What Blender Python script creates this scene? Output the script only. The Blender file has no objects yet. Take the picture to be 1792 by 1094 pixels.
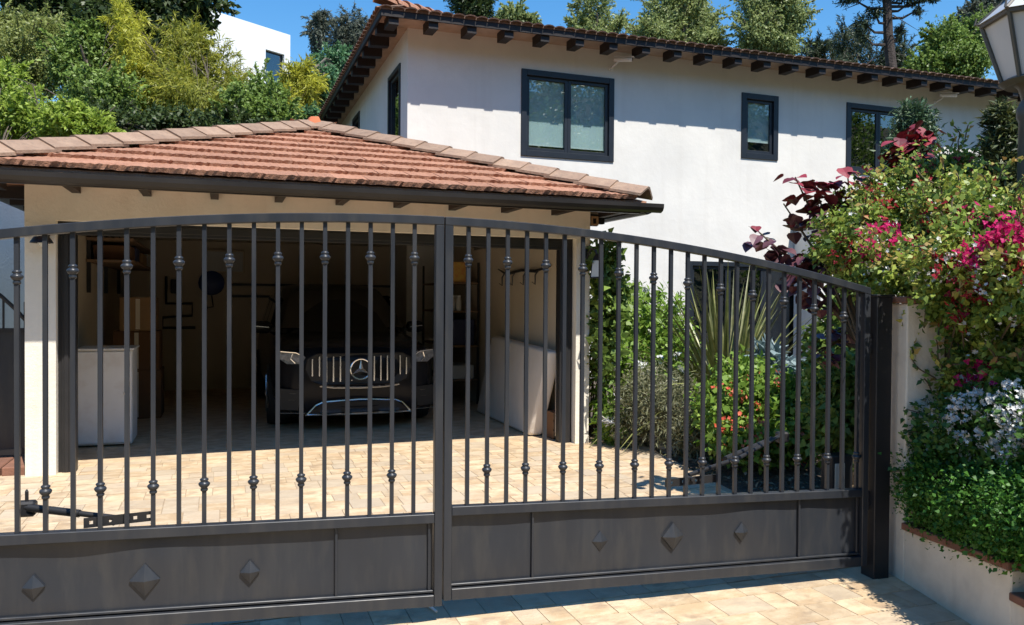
import bpy, bmesh, math, random
import numpy as np
from mathutils import Matrix, Vector

SC = bpy.context.scene
COL = SC.collection
R = math.radians
# ------------------------------------------------------------------ camera
A, PITCH, ROLL = R(20.0), R(-0.9), R(0.4)
fw = Vector((math.sin(A)*math.cos(PITCH), math.cos(A)*math.cos(PITCH), math.sin(PITCH)))
rt = Vector((math.cos(A), -math.sin(A), 0.0)); up = rt.cross(fw)
r2 = rt*math.cos(ROLL)+up*math.sin(ROLL); u2 = up*math.cos(ROLL)-rt*math.sin(ROLL)
cd = bpy.data.cameras.new('camera'); cam = bpy.data.objects.new('camera', cd); COL.objects.link(cam)
cd.sensor_fit = 'HORIZONTAL'; cd.sensor_width = 36.0; cd.lens = 36.0*1400/1792; cd.clip_start = .05; cd.clip_end = 2000
cam.matrix_world = Matrix(((r2.x, u2.x, -fw.x, 0), (r2.y, u2.y, -fw.y, 0), (r2.z, u2.z, -fw.z, 1.55), (0, 0, 0, 1)))
SC.camera = cam
# ------------------------------------------------------------------ sky, sun, exposure
SUN_EL, SUN_AZ = R(60), R(14)            # azimuth measured from the street side (-Y) towards +X
w = bpy.data.worlds.new('World'); SC.world = w; w.use_nodes = True
nt = w.node_tree; nt.nodes.clear()
sky = nt.nodes.new('ShaderNodeTexSky'); sky.sky_type = 'NISHITA'; sky.sun_disc = False
sky.sun_elevation = SUN_EL; sky.sun_rotation = math.pi-SUN_AZ
sky.air_density = 1.35; sky.dust_density = 0.15; sky.ozone_density = 4.5; sky.altitude = 200
hsv = nt.nodes.new('ShaderNodeHueSaturation'); hsv.inputs['Saturation'].default_value = 1.32; hsv.inputs['Hue'].default_value = 0.501
bg = nt.nodes.new('ShaderNodeBackground'); bg.inputs['Strength'].default_value = 0.125
wo = nt.nodes.new('ShaderNodeOutputWorld')
nt.links.new(sky.outputs[0], hsv.inputs['Color']); nt.links.new(hsv.outputs[0], bg.inputs['Color']); nt.links.new(bg.outputs[0], wo.inputs['Surface'])
sl = bpy.data.lights.new('sun', 'SUN'); sl.energy = 5.0; sl.angle = R(0.53); sl.color = (1.0, 0.95, 0.87)
so = bpy.data.objects.new('sun', sl); COL.objects.link(so)
tosun = Vector((math.sin(SUN_AZ)*math.cos(SUN_EL), -math.cos(SUN_AZ)*math.cos(SUN_EL), math.sin(SUN_EL)))
so.rotation_euler = tosun.to_track_quat('Z', 'Y').to_euler(); so.location = (8, -20, 30)
vs = SC.view_settings; vs.view_transform = 'Standard'; vs.look = 'None'; vs.gamma = 1.0; vs.exposure = 0.54; vs.use_curve_mapping = False
SC.cycles.max_bounces = 8; SC.cycles.transparent_max_bounces = 12
SC.cycles.use_denoising = True

# ------------------------------------------------------------------ helpers
WM = {}
def new_obj(name, data, world=None, parent=None):
    o = bpy.data.objects.new(name, data); COL.objects.link(o)
    world = world.copy() if world is not None else Matrix()
    o.matrix_basis = world
    if parent is not None:
        o.parent = parent; o.matrix_parent_inverse = WM[parent.name].inverted()
    WM[o.name] = world
    return o
def tag(o, label=None, cat=None, group=None, kind=None):
    if label: o['label'] = label
    if cat: o['category'] = cat
    if group: o['group'] = group
    if kind: o['kind'] = kind
    return o
def thing(name, loc, label, cat, group=None):
    return tag(new_obj(name, None, Matrix.Translation(loc)), label, cat, group)

class MB:
    def __init__(s, T=None): s.v = []; s.f = []; s.T = T
    def add(s, vs, fs):
        b = len(s.v); s.v += [tuple(p) for p in vs]; s.f += [tuple(b+i for i in f) for f in fs]; return s
    def hexa(s, p): return s.add(p, [(0,3,2,1),(4,5,6,7),(0,1,5,4),(1,2,6,5),(2,3,7,6),(3,0,4,7)])
    def box(s, x0, x1, y0, y1, z0, z1):
        return s.hexa([(x0,y0,z0),(x1,y0,z0),(x1,y1,z0),(x0,y1,z0),(x0,y0,z1),(x1,y0,z1),(x1,y1,z1),(x0,y1,z1)])
    def beam(s, p, q, wd, ht, upv=(0,0,1)):
        p = Vector(p); q = Vector(q); d = (q-p).normalized(); sd = d.cross(Vector(upv)).normalized(); u = sd.cross(d)
        c = []
        for e in (p, q):
            for a, b in ((-1,-1),(1,-1),(1,1),(-1,1)): c.append(e+sd*a*wd/2+u*b*ht/2)
        return s.hexa(c)
    def tube(s, pts, rad, n=8, cap=True):
        pts = [Vector(p) for p in pts]
        if not hasattr(rad, '__len__'): rad = [rad]*len(pts)
        b = len(s.v); prev = None
        for i, p in enumerate(pts):
            d = (pts[min(i+1, len(pts)-1)]-pts[max(i-1, 0)]).normalized()
            if prev is None: a = d.orthogonal().normalized()
            else: a = (prev-d*prev.dot(d)).normalized()
            prev = a; c = d.cross(a)
            for k in range(n):
                t = 2*math.pi*k/n; s.v.append(tuple(p+(a*math.cos(t)+c*math.sin(t))*rad[i]))
        for i in range(len(pts)-1):
            for k in range(n):
                s.f.append((b+i*n+k, b+i*n+(k+1)%n, b+(i+1)*n+(k+1)%n, b+(i+1)*n+k))
        if cap:
            s.f.append(tuple(b+k for k in reversed(range(n)))); s.f.append(tuple(b+(len(pts)-1)*n+k for k in range(n)))
        return s
    def lathe(s, prof, c=(0,0,0), n=14, axis='z'):
        b = len(s.v)
        for r_, h in prof:
            for k in range(n):
                t = 2*math.pi*k/n; x, y, z = r_*math.cos(t), r_*math.sin(t), h
                if axis == 'y': x, y, z = x, h, y
                if axis == 'x': x, y, z = h, x, y
                s.v.append((c[0]+x, c[1]+y, c[2]+z))
        for i in range(len(prof)-1):
            for k in range(n): s.f.append((b+i*n+k, b+i*n+(k+1)%n, b+(i+1)*n+(k+1)%n, b+(i+1)*n+k))
        s.f.append(tuple(b+k for k in reversed(range(n)))); s.f.append(tuple(b+(len(prof)-1)*n+k for k in range(n)))
        return s
    def prism(s, poly, d0, d1, plane='xz'):
        m = len(poly); P = []
        for d in (d0, d1):
            for a, b_ in poly: P.append({'xz': (a, d, b_), 'xy': (a, b_, d), 'yz': (d, a, b_)}[plane])
        F = [tuple(range(m)), tuple(reversed(range(m, 2*m)))]+[(i, (i+1) % m, m+(i+1) % m, m+i) for i in range(m)]
        return s.add(P, F)
    def mesh(s, name, bevel=0, seg=1, smooth=False):
        me = bpy.data.meshes.new(name)
        vv = s.v if s.T is None else [tuple(s.T @ Vector(p)) for p in s.v]
        bm = bmesh.new(); bv = [bm.verts.new(p) for p in vv]
        for f in s.f:
            try: bm.faces.new([bv[i] for i in f])
            except ValueError: pass
        bmesh.ops.recalc_face_normals(bm, faces=bm.faces[:])
        if bevel: bmesh.ops.bevel(bm, geom=bm.edges[:], offset=bevel, segments=seg, affect='EDGES', profile=.5)
        if smooth:
            for f in bm.faces: f.smooth = True
        bm.to_mesh(me); bm.free(); return me
    def build(s, name, mat, parent=None, bevel=0, seg=1, smooth=False):
        me = s.mesh(name, bevel, seg, smooth)
        n = len(me.vertices); co = np.empty(n*3); me.vertices.foreach_get('co', co); co = co.reshape(-1, 3)
        c = (co.max(0)+co.min(0))/2; c[2] = co[:, 2].min()
        me.vertices.foreach_set('co', (co-c).ravel()); me.update()
        if mat: me.materials.append(mat)
        if smooth and hasattr(me, 'set_sharp_from_angle'): me.set_sharp_from_angle(angle=R(38))
        return new_obj(name, me, Matrix.Translation(Vector(c)), parent)

# ------------------------------------------------------------------ materials
def _nodes(name):
    m = bpy.data.materials.new(name); m.use_nodes = True; t = m.node_tree; t.nodes.clear()
    o = t.nodes.new('ShaderNodeOutputMaterial'); return m, t, o
def mat(name, c1, c2=None, scale=4.0, rough=.6, metal=0.0, bump=None, rand=0.0, spec=.5, coat=0.0, c3=None, scale3=30.0, amt3=.3, stretch=None, lo=.35, hi=.65, rough2=None, c4=None, rattr=False, streak=None):
    m, t, o = _nodes(name); L = t.links.new
    p = t.nodes.new('ShaderNodeBsdfPrincipled'); L(p.outputs[0], o.inputs['Surface'])
    p.inputs['Roughness'].default_value = rough; p.inputs['Metallic'].default_value = metal
    p.inputs['Specular IOR Level'].default_value = spec; p.inputs['Coat Weight'].default_value = coat
    geo = t.nodes.new('ShaderNodeNewGeometry'); pos = geo.outputs['Position']
    oi = None
    if rand or stretch:
        oi = t.nodes.new('ShaderNodeObjectInfo'); rsock = oi.outputs['Random']
        if rattr: ra = t.nodes.new('ShaderNodeAttribute'); ra.attribute_name = 'rnd'; rsock = ra.outputs['Fac']
    if stretch:
        vm = t.nodes.new('ShaderNodeVectorMath'); vm.operation = 'MULTIPLY'; L(pos, vm.inputs[0]); vm.inputs[1].default_value = stretch
        ad = t.nodes.new('ShaderNodeVectorMath'); ad.operation = 'MULTIPLY_ADD'
        L(rsock, ad.inputs[0]); ad.inputs[1].default_value = (37, 53, 11); L(vm.outputs[0], ad.inputs[2]); pos = ad.outputs[0]
    def noise(sc, det=5, ro=.6):
        n = t.nodes.new('ShaderNodeTexNoise'); n.inputs['Scale'].default_value = sc; n.inputs['Detail'].default_value = det; n.inputs['Roughness'].default_value = ro
        L(pos, n.inputs['Vector']); return n.outputs['Fac']
    def mr(src, a, b, x=0., y=1.):
        n = t.nodes.new('ShaderNodeMapRange'); L(src, n.inputs[0]); n.inputs[1].default_value = a; n.inputs[2].default_value = b; n.inputs[3].default_value = x; n.inputs[4].default_value = y; return n.outputs[0]
    def mix(fac, a, b, bt='MIX'):
        n = t.nodes.new('ShaderNodeMix'); n.data_type = 'RGBA'; n.blend_type = bt
        if isinstance(fac, float): n.inputs[0].default_value = fac
        else: L(fac, n.inputs[0])
        for i, x in ((6, a), (7, b)):
            if isinstance(x, tuple): n.inputs[i].default_value = (*x, 1)
            else: L(x, n.inputs[i])
        return n.outputs[2]
    col = c1
    if c2: col = mix(mr(noise(scale), lo, hi), c1, c2)
    if c3: col = mix(mr(noise(scale3, 3), .5, .7, 0, amt3), col, c3)
    if streak:      # run-off streaks: noise drawn out down the surface
        sv = t.nodes.new('ShaderNodeVectorMath'); sv.operation = 'MULTIPLY'; L(geo.outputs['Position'], sv.inputs[0]); sv.inputs[1].default_value = (streak[2], streak[2], streak[2]*.06)
        sn = t.nodes.new('ShaderNodeTexNoise'); sn.inputs['Scale'].default_value = 1.0; sn.inputs['Detail'].default_value = 4; L(sv.outputs[0], sn.inputs['Vector'])
        col = mix(mr(sn.outputs['Fac'], .52, .78, 0, streak[1]), col, streak[0])
    if c4:
        f1 = t.nodes.new('ShaderNodeMath'); f1.operation = 'MULTIPLY'; L(rsock, f1.inputs[0]); f1.inputs[1].default_value = 13.7
        f2 = t.nodes.new('ShaderNodeMath'); f2.operation = 'FRACT'; L(f1.outputs[0], f2.inputs[0])
        col = mix(mr(f2.outputs[0], .35, 1, 0, .8), col, c4)
    if rand:
        v = mr(rsock, 0, 1, 1-rand, 1+rand)
        cc = t.nodes.new('ShaderNodeCombineColor'); [L(v, cc.inputs[i]) for i in range(3)]
        col = mix(1.0, col, cc.outputs[0], 'MULTIPLY')
    if isinstance(col, tuple): p.inputs['Base Color'].default_value = (*col, 1)
    else: L(col, p.inputs['Base Color'])
    if rough2 is not None: L(mr(noise(scale*1.7), .35, .65, rough, rough2), p.inputs['Roughness'])
    if bump:
        b = t.nodes.new('ShaderNodeBump'); b.inputs['Strength'].default_value = bump[1]; b.inputs['Distance'].default_value = bump[2]
        L(noise(bump[0], 6, .65), b.inputs['Height']); L(b.outputs[0], p.inputs['Normal'])
    return m
def leafmat(name, stops, trans=.35, rough=.45, spec=.35):
    m, t, o = _nodes(name); L = t.links.new
    at = t.nodes.new('ShaderNodeAttribute'); at.attribute_name = 'rnd'
    cr = t.nodes.new('ShaderNodeValToRGB'); L(at.outputs['Fac'], cr.inputs[0])
    e = cr.color_ramp.elements
    while len(e) < len(stops): e.new(.5)
    for i, c in enumerate(stops): e[i].position = i/(len(stops)-1); e[i].color = (*c, 1)
    p = t.nodes.new('ShaderNodeBsdfPrincipled'); p.inputs['Roughness'].default_value = rough; p.inputs['Specular IOR Level'].default_value = spec
    tr = t.nodes.new('ShaderNodeBsdfTranslucent'); mx = t.nodes.new('ShaderNodeMixShader'); mx.inputs[0].default_value = trans
    L(cr.outputs[0], p.inputs['Base Color']); L(cr.outputs[0], tr.inputs['Color']); L(p.outputs[0], mx.inputs[1]); L(tr.outputs[0], mx.inputs[2]); L(mx.outputs[0], o.inputs['Surface'])
    return m
def glassmat(name, tint=(.75, .85, .85), base=.05, refl=1.0):
    m, t, o = _nodes(name); L = t.links.new
    lw = t.nodes.new('ShaderNodeLayerWeight'); lw.inputs['Blend'].default_value = .5
    pw = t.nodes.new('ShaderNodeMath'); pw.operation = 'POWER'; L(lw.outputs['Facing'], pw.inputs[0]); pw.inputs[1].default_value = 4
    mu = t.nodes.new('ShaderNodeMath'); mu.operation = 'MULTIPLY_ADD'; mu.use_clamp = True; L(pw.outputs[0], mu.inputs[0]); mu.inputs[1].default_value = refl; mu.inputs[2].default_value = base
    tr = t.nodes.new('ShaderNodeBsdfTransparent'); tr.inputs[0].default_value = (*tint, 1)
    gl = t.nodes.new('ShaderNodeBsdfGlossy'); gl.inputs['Roughness'].default_value = .01
    mx = t.nodes.new('ShaderNodeMixShader'); L(mu.outputs[0], mx.inputs[0]); L(tr.outputs[0], mx.inputs[1]); L(gl.outputs[0], mx.inputs[2]); L(mx.outputs[0], o.inputs['Surface'])
    return m

M = {}
M['stucco_white'] = mat('stucco_white', (.75, .725, .67), (.68, .66, .615), 1.1, .9, bump=(6, .15, .035), c3=(.58, .55, .50), scale3=1.4, amt3=.22, streak=((.50, .46, .40), .22, 5))
M['stucco_cream'] = mat('stucco_cream', (.80, .75, .64), (.74, .69, .58), 1.3, .9, bump=(30, .3, .02), c3=(.5, .43, .32), scale3=3, amt3=.15, streak=((.45, .38, .27), .25, 7))
M['stucco_wall'] = mat('stucco_wall', (.76, .69, .57), (.68, .60, .48), 1.6, .9, bump=(30, .3, .015), c3=(.40, .33, .25), scale3=4, amt3=.3, streak=((.36, .29, .21), .4, 9))
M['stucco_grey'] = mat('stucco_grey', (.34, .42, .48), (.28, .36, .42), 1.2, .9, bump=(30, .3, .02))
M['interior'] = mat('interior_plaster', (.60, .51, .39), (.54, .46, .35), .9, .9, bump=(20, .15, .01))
M['gate'] = mat('gate_charcoal', (.021, .0245, .031), (.027, .030, .036), 2.0, .30, spec=.45, rough2=.48, bump=(60, .05, .002), c3=(.075, .069, .06), scale3=6, amt3=.22, stretch=(2.2, 2.2, .5), streak=((.085, .08, .07), .2, 14))
M['black'] = mat('black_paint', (.017, .017, .018), (.023, .022, .023), 5, .45, spec=.4, bump=(60, .06, .003))
M['bronze'] = mat('gutter_bronze', (.018, .015, .014), (.028, .024, .022), 3, .38, spec=.5)
M['rafter'] = mat('dark_wood', (.008, .0045, .004), (.013, .007, .006), 8, .6, bump=(30, .3, .01))
M['soffit'] = mat('soffit_board', (.40, .31, .235), (.33, .25, .185), 5, .85, bump=(20, .3, .01))
M['winframe'] = mat('window_frame_paint', (.013, .017, .024), (.017, .021, .029), 4, .4, spec=.5)
M['glass'] = glassmat('window_glass', (.86, .93, .93), .11, .9)
M['glassdark'] = glassmat('dark_window_glass', (.45, .5, .5), .2, .8)
M['blind'] = mat('roller_blind', (.60, .64, .63), (.55, .60, .60), 2, .8)
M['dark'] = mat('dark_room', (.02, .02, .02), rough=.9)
M['tile'] = mat('clay_roof_tile', (.46, .235, .145), (.38, .175, .10), 9, .85, bump=(70, .8, .02), rand=.13, c3=(.17, .085, .055), scale3=60, amt3=.6)
M['ridge'] = mat('weathered_ridge_tile', (.35, .235, .16), (.27, .175, .12), 7, .9, bump=(50, .5, .015), rand=.18, c3=(.16, .12, .09), scale3=25, amt3=.45)
M['mortar'] = mat('orange_mortar_tile', (.55, .17, .07), (.45, .13, .06), 9, .9)
M['hbarrel'] = mat('house_barrel_tile', (.22, .125, .085), (.14, .09, .065), 9, .85, bump=(50, .5, .02), rand=.2, c3=(.10, .08, .06), scale3=20, amt3=.5)
PV = dict(rough=.82, bump=(30, .6, .012), rand=.10, c3=(.33, .235, .155), scale3=7, amt3=.75, stretch=(1, 1.4, 1), lo=.40, hi=.60, c4=(.46, .38, .28))
M['paver'] = mat('sandstone_paver', (.60, .47, .305), (.48, .34, .20), 5.5, **PV)
M['paverfield'] = mat('sandstone_paver_field', (.60, .47, .305), (.48, .34, .20), 5.5, rattr=True, **PV)
M['joint'] = mat('paver_joint_sand', (.40, .31, .21), (.30, .225, .15), 12, .95, bump=(60, .5, .01))
M['soil'] = mat('garden_soil', (.06, .045, .032), (.13, .10, .07), 7, .95, bump=(22, 1, .06), c3=(.2, .16, .11), scale3=26, amt3=.6)
M['ground'] = mat('hillside_ground', (.10, .085, .05), (.05, .06, .025), .6, .95, bump=(3, 1, .2))
M['brick'] = mat('brick_cap', (.23, .105, .065), (.17, .08, .05), 9, .9, bump=(50, .5, .01), rand=.2)
M['white'] = mat('white_paint', (.78, .77, .74), (.70, .69, .66), 3, .6)
M['plaster_far'] = mat('white_render', (.85, .85, .84), (.80, .80, .79), .7, .9)
M['bark'] = mat('bark', (.10, .075, .055), (.17, .14, .11), 6, .95, bump=(18, 1, .05))
M['barkdark'] = mat('dark_bark', (.045, .032, .026), (.08, .06, .05), 5, .95, bump=(14, 1, .08))
M['stem'] = mat('twig', (.13, .09, .055), (.09, .07, .04), 9, .9)
M['carpaint'] = mat('black_car_paint', (.014, .014, .016), rough=.22, spec=.14, coat=0.0)
M['carglass'] = mat('car_glass', (.006, .007, .008), rough=.05, spec=.7)
M['carblack'] = mat('black_plastic', (.012, .012, .012), rough=.55)
M['chrome'] = mat('chrome', (.9, .91, .93), rough=.22, metal=1.0)
M['satin'] = mat('satin_chrome', (.62, .62, .63), rough=.22, metal=1.0)
M['headlight'] = mat('headlight_lens', (.24, .25, .27), (.09, .095, .10), 22, .08, spec=.6, coat=.5)
M['rubber'] = mat('tyre_rubber', (.012, .012, .012), rough=.85)
M['whitebox'] = mat('white_cabinet', (.82, .81, .79), (.76, .74, .71), 2.2, .55, c3=(.42, .30, .2), scale3=5, amt3=.2)
M['mattress'] = mat('mattress_cloth', (.76, .69, .61), (.69, .62, .54), 2, .9, bump=(14, .3, .02))
M['card'] = mat('cardboard', (.36, .22, .11), (.30, .18, .09), 3, .9)
M['carddark'] = mat('brown_cardboard', (.17, .085, .04), (.14, .07, .035), 3, .9)
M['wood'] = mat('shelf_wood', (.20, .125, .07), (.15, .09, .05), 6, .8, bump=(20, .3, .01))
M['blue'] = mat('blue_plastic', (.02, .045, .17), rough=.45)
M['navy'] = mat('navy_plastic', (.012, .02, .08), rough=.5)
M['lightgrey'] = mat('pale_plastic', (.5, .5, .48), rough=.6)
M['yellow'] = mat('yellow_card', (.55, .38, .08), (.5, .2, .06), 12, .8)
M['pinkbox'] = mat('printed_card', (.5, .33, .3), (.55, .5, .4), 10, .8)
M['lampmetal'] = mat('lamp_post_paint', (.075, .07, .058), (.10, .09, .075), 6, .5, spec=.5)
M['lampglass'] = mat('frosted_lamp_glass', (.60, .60, .58), (.52, .53, .53), 2, .35, spec=.6)
M['lampglass_small'] = mat('pale_lantern_glass', (.55, .57, .56), rough=.25)
M['stone'] = mat('pale_boulder', (.36, .33, .28), (.25, .22, .18), 5, .95, bump=(12, 1, .04))
M['cambody'] = mat('camera_shell', (.72, .71, .69), rough=.4)
# leaves
M['l_dark'] = leafmat('leaf_dark_green', [(.022, .042, .012), (.05, .08, .022), (.095, .135, .035)])
M['l_green'] = leafmat('leaf_green', [(0.081, 0.125, 0.025), (0.163, 0.250, 0.050), (0.288, 0.400, 0.088)])
M['l_bright'] = leafmat('leaf_bright_green', [(.09, .17, .02), (.18, .30, .04), (.30, .42, .08)])
M['l_olive'] = leafmat('leaf_olive', [(0.115, 0.140, 0.035), (0.227, 0.266, 0.066), (0.355, 0.391, 0.126)])
M['l_bamboo'] = leafmat('leaf_bamboo', [(0.189, 0.216, 0.030), (0.430, 0.430, 0.051), (0.600, 0.600, 0.076)], .45)
M['l_bamboo2'] = leafmat('leaf_bamboo_green', [(0.138, 0.163, 0.025), (0.275, 0.300, 0.044), (0.475, 0.450, 0.062)], .45)
M['l_lime'] = leafmat('leaf_lime', [(0.125, 0.200, 0.025), (0.275, 0.388, 0.050), (0.450, 0.550, 0.112)], .4)
M['l_blue'] = leafmat('leaf_blue_green', [(0.045, 0.112, 0.057), (0.090, 0.215, 0.090), (0.193, 0.338, 0.158)])
M['l_euc'] = leafmat('leaf_eucalyptus', [(0.053, 0.068, 0.053), (0.098, 0.120, 0.090), (0.165, 0.180, 0.128)])
M['l_light'] = leafmat('leaf_light_green', [(.13, .175, .055), (.25, .31, .105), (.40, .45, .18)], .42)
M['l_pine'] = leafmat('leaf_pine', [(0.018, 0.033, 0.018), (0.042, 0.068, 0.033), (0.090, 0.112, 0.053)], .15)
M['l_boug'] = leafmat('leaf_bougainvillea', [(0.061, 0.112, 0.024), (0.173, 0.263, 0.045), (0.365, 0.446, 0.081), (0.446, 0.243, 0.081)])
M['l_lant'] = leafmat('leaf_lantana', [(0.029, 0.082, 0.018), (0.072, 0.162, 0.032), (0.144, 0.270, 0.054)])
M['l_hedge'] = leafmat('leaf_hedge', [(0.025, 0.090, 0.014), (0.064, 0.180, 0.025), (0.134, 0.306, 0.046)])
M['l_grey'] = leafmat('leaf_grey_lavender', [(0.126, 0.134, 0.072), (0.234, 0.244, 0.134), (0.360, 0.342, 0.216)])
M['l_conifer'] = leafmat('leaf_conifer', [(0.030, 0.068, 0.033), (0.068, 0.128, 0.060), (0.135, 0.195, 0.090)], .15)
M['l_conifer2'] = leafmat('leaf_conifer_yellow', [(0.027, 0.045, 0.018), (0.060, 0.083, 0.030), (0.165, 0.180, 0.045)], .15)
M['l_bluegrey'] = leafmat('leaf_blue_grey', [(.12, .19, .2), (.2, .28, .29), (.3, .38, .38)], .2)
M['f_magenta'] = leafmat('bract_magenta', [(.42, .008, .09), (.62, .012, .14), (.72, .03, .22)], .4, .6)
M['f_red'] = leafmat('bract_red', [(.28, .012, .03), (.42, .02, .04), (.55, .05, .06)], .4, .6)
M['f_white'] = leafmat('petal_white', [(.66, .66, .62), (.8, .8, .78), (.86, .86, .85)], .25, .7)
M['f_orange'] = leafmat('petal_coral', [(.62, .09, .05), (.75, .16, .09), (.8, .26, .16)], .35, .6)
M['flax'] = mat('flax_blade', (.10, .12, .03), (.20, .20, .06), 5, .45, rand=.5, c3=(.38, .33, .15), scale3=9, amt3=.5)
M['redleaf'] = mat('redbud_leaf', (.15, .014, .024), (.22, .025, .035), 14, .55, rand=.5, spec=.4)
M['purpleleaf'] = mat('purple_leaf', (.075, .028, .04), (.12, .045, .055), 14, .5, rand=.5, spec=.5)
M['hedgecore'] = mat('shaded_twigs', (.03, .035, .016), (.018, .018, .010), 12, .95)
M['litter'] = leafmat('leaf_litter', [(.10, .07, .04), (.2, .15, .09), (.34, .28, .19)], .1)

# ------------------------------------------------------------------ foliage helpers
def leafmesh(name, pos, axis, nrm, L, W, mt, parent, rnd, kind='stuff', bend=.18):
    n = len(pos)
    axis = axis/np.linalg.norm(axis, axis=1, keepdims=True)
    side = np.cross(nrm, axis); side /= (np.linalg.norm(side, axis=1, keepdims=True)+1e-9); up_ = np.cross(axis, side)
    L = np.asarray(L).reshape(-1, 1)*np.ones((n, 1)); W = np.asarray(W).reshape(-1, 1)*np.ones((n, 1))
    v = np.empty((n, 4, 3)); v[:, 0] = pos; v[:, 1] = pos+axis*L*.45+side*W*.5+up_*W*bend
    v[:, 2] = pos+axis*L-up_*L*.12; v[:, 3] = pos+axis*L*.45-side*W*.5+up_*W*bend
    v = v.reshape(-1, 3); c = (v.max(0)+v.min(0))/2; c[2] = v[:, 2].min(); v = v-c
    me = bpy.data.meshes.new(name); me.vertices.add(4*n); me.vertices.foreach_set('co', v.ravel())
    me.loops.add(4*n); me.loops.foreach_set('vertex_index', np.arange(4*n, dtype=np.int32))
    me.polygons.add(n); me.polygons.foreach_set('loop_start', np.arange(0, 4*n, 4, dtype=np.int32))
    a = me.attributes.new('rnd', 'FLOAT', 'FACE'); a.data.foreach_set('value', np.asarray(rnd, dtype=np.float32))
    me.update(calc_edges=True); me.validate(); me.materials.append(mt)
    o = new_obj(name, me, Matrix.Translation(Vector(c)), parent)
    if kind: o['kind'] = kind
    return o
def unit(rg, n):
    d = rg.normal(size=(n, 3)); return d/np.linalg.norm(d, axis=1, keepdims=True)
def foliage(blobs, n, rg, clump=26, spread=.2, rmin=.45, up_=.35, droop=.15, ylim=None, hang=0.0, outw=.85, rw=.6):
    B = np.array(blobs); wts = B[:, 3]*B[:, 4]; wts /= wts.sum()
    nc = max(8, n//clump); bi = rg.choice(len(B), nc, p=wts); d = unit(rg, nc)
    r = rmin+(1-rmin)*rg.random(nc)**.55
    rad = np.stack([B[bi, 3], (B[bi, 3]+B[bi, 4])*.45, B[bi, 4]], 1)
    cen = B[bi, :3]+d*rad*r[:, None]*(1+.16*rg.normal(size=(nc, 1)))
    ci = rg.integers(0, nc, n); sz = np.minimum(rad[ci], rad[ci].mean(1, keepdims=True)*1.3)
    pos = cen[ci]+rg.normal(size=(n, 3))*sz*spread*(.6+.8*rg.random((nc, 1))[ci])
    out = pos-B[bi[ci], :3]; out /= (np.linalg.norm(out, axis=1, keepdims=True)+1e-9)
    nr = out*outw+np.array([0, -.15, up_])+unit(rg, n)*rw
    ax = out*.5+unit(rg, n)*.8+np.array([0, 0, -droop-hang])
    rnd = np.clip(.55*rg.random(nc)[ci]+.45*rg.random(n), 0, 1)
    return pos, ax, nr, rnd, cen
def hill(x, y):
    if y < -14: return min((-14-y)*.6, 25.0)
    return 0.0 if y < 14 else min((y-14)*.33, 13.5)
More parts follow.
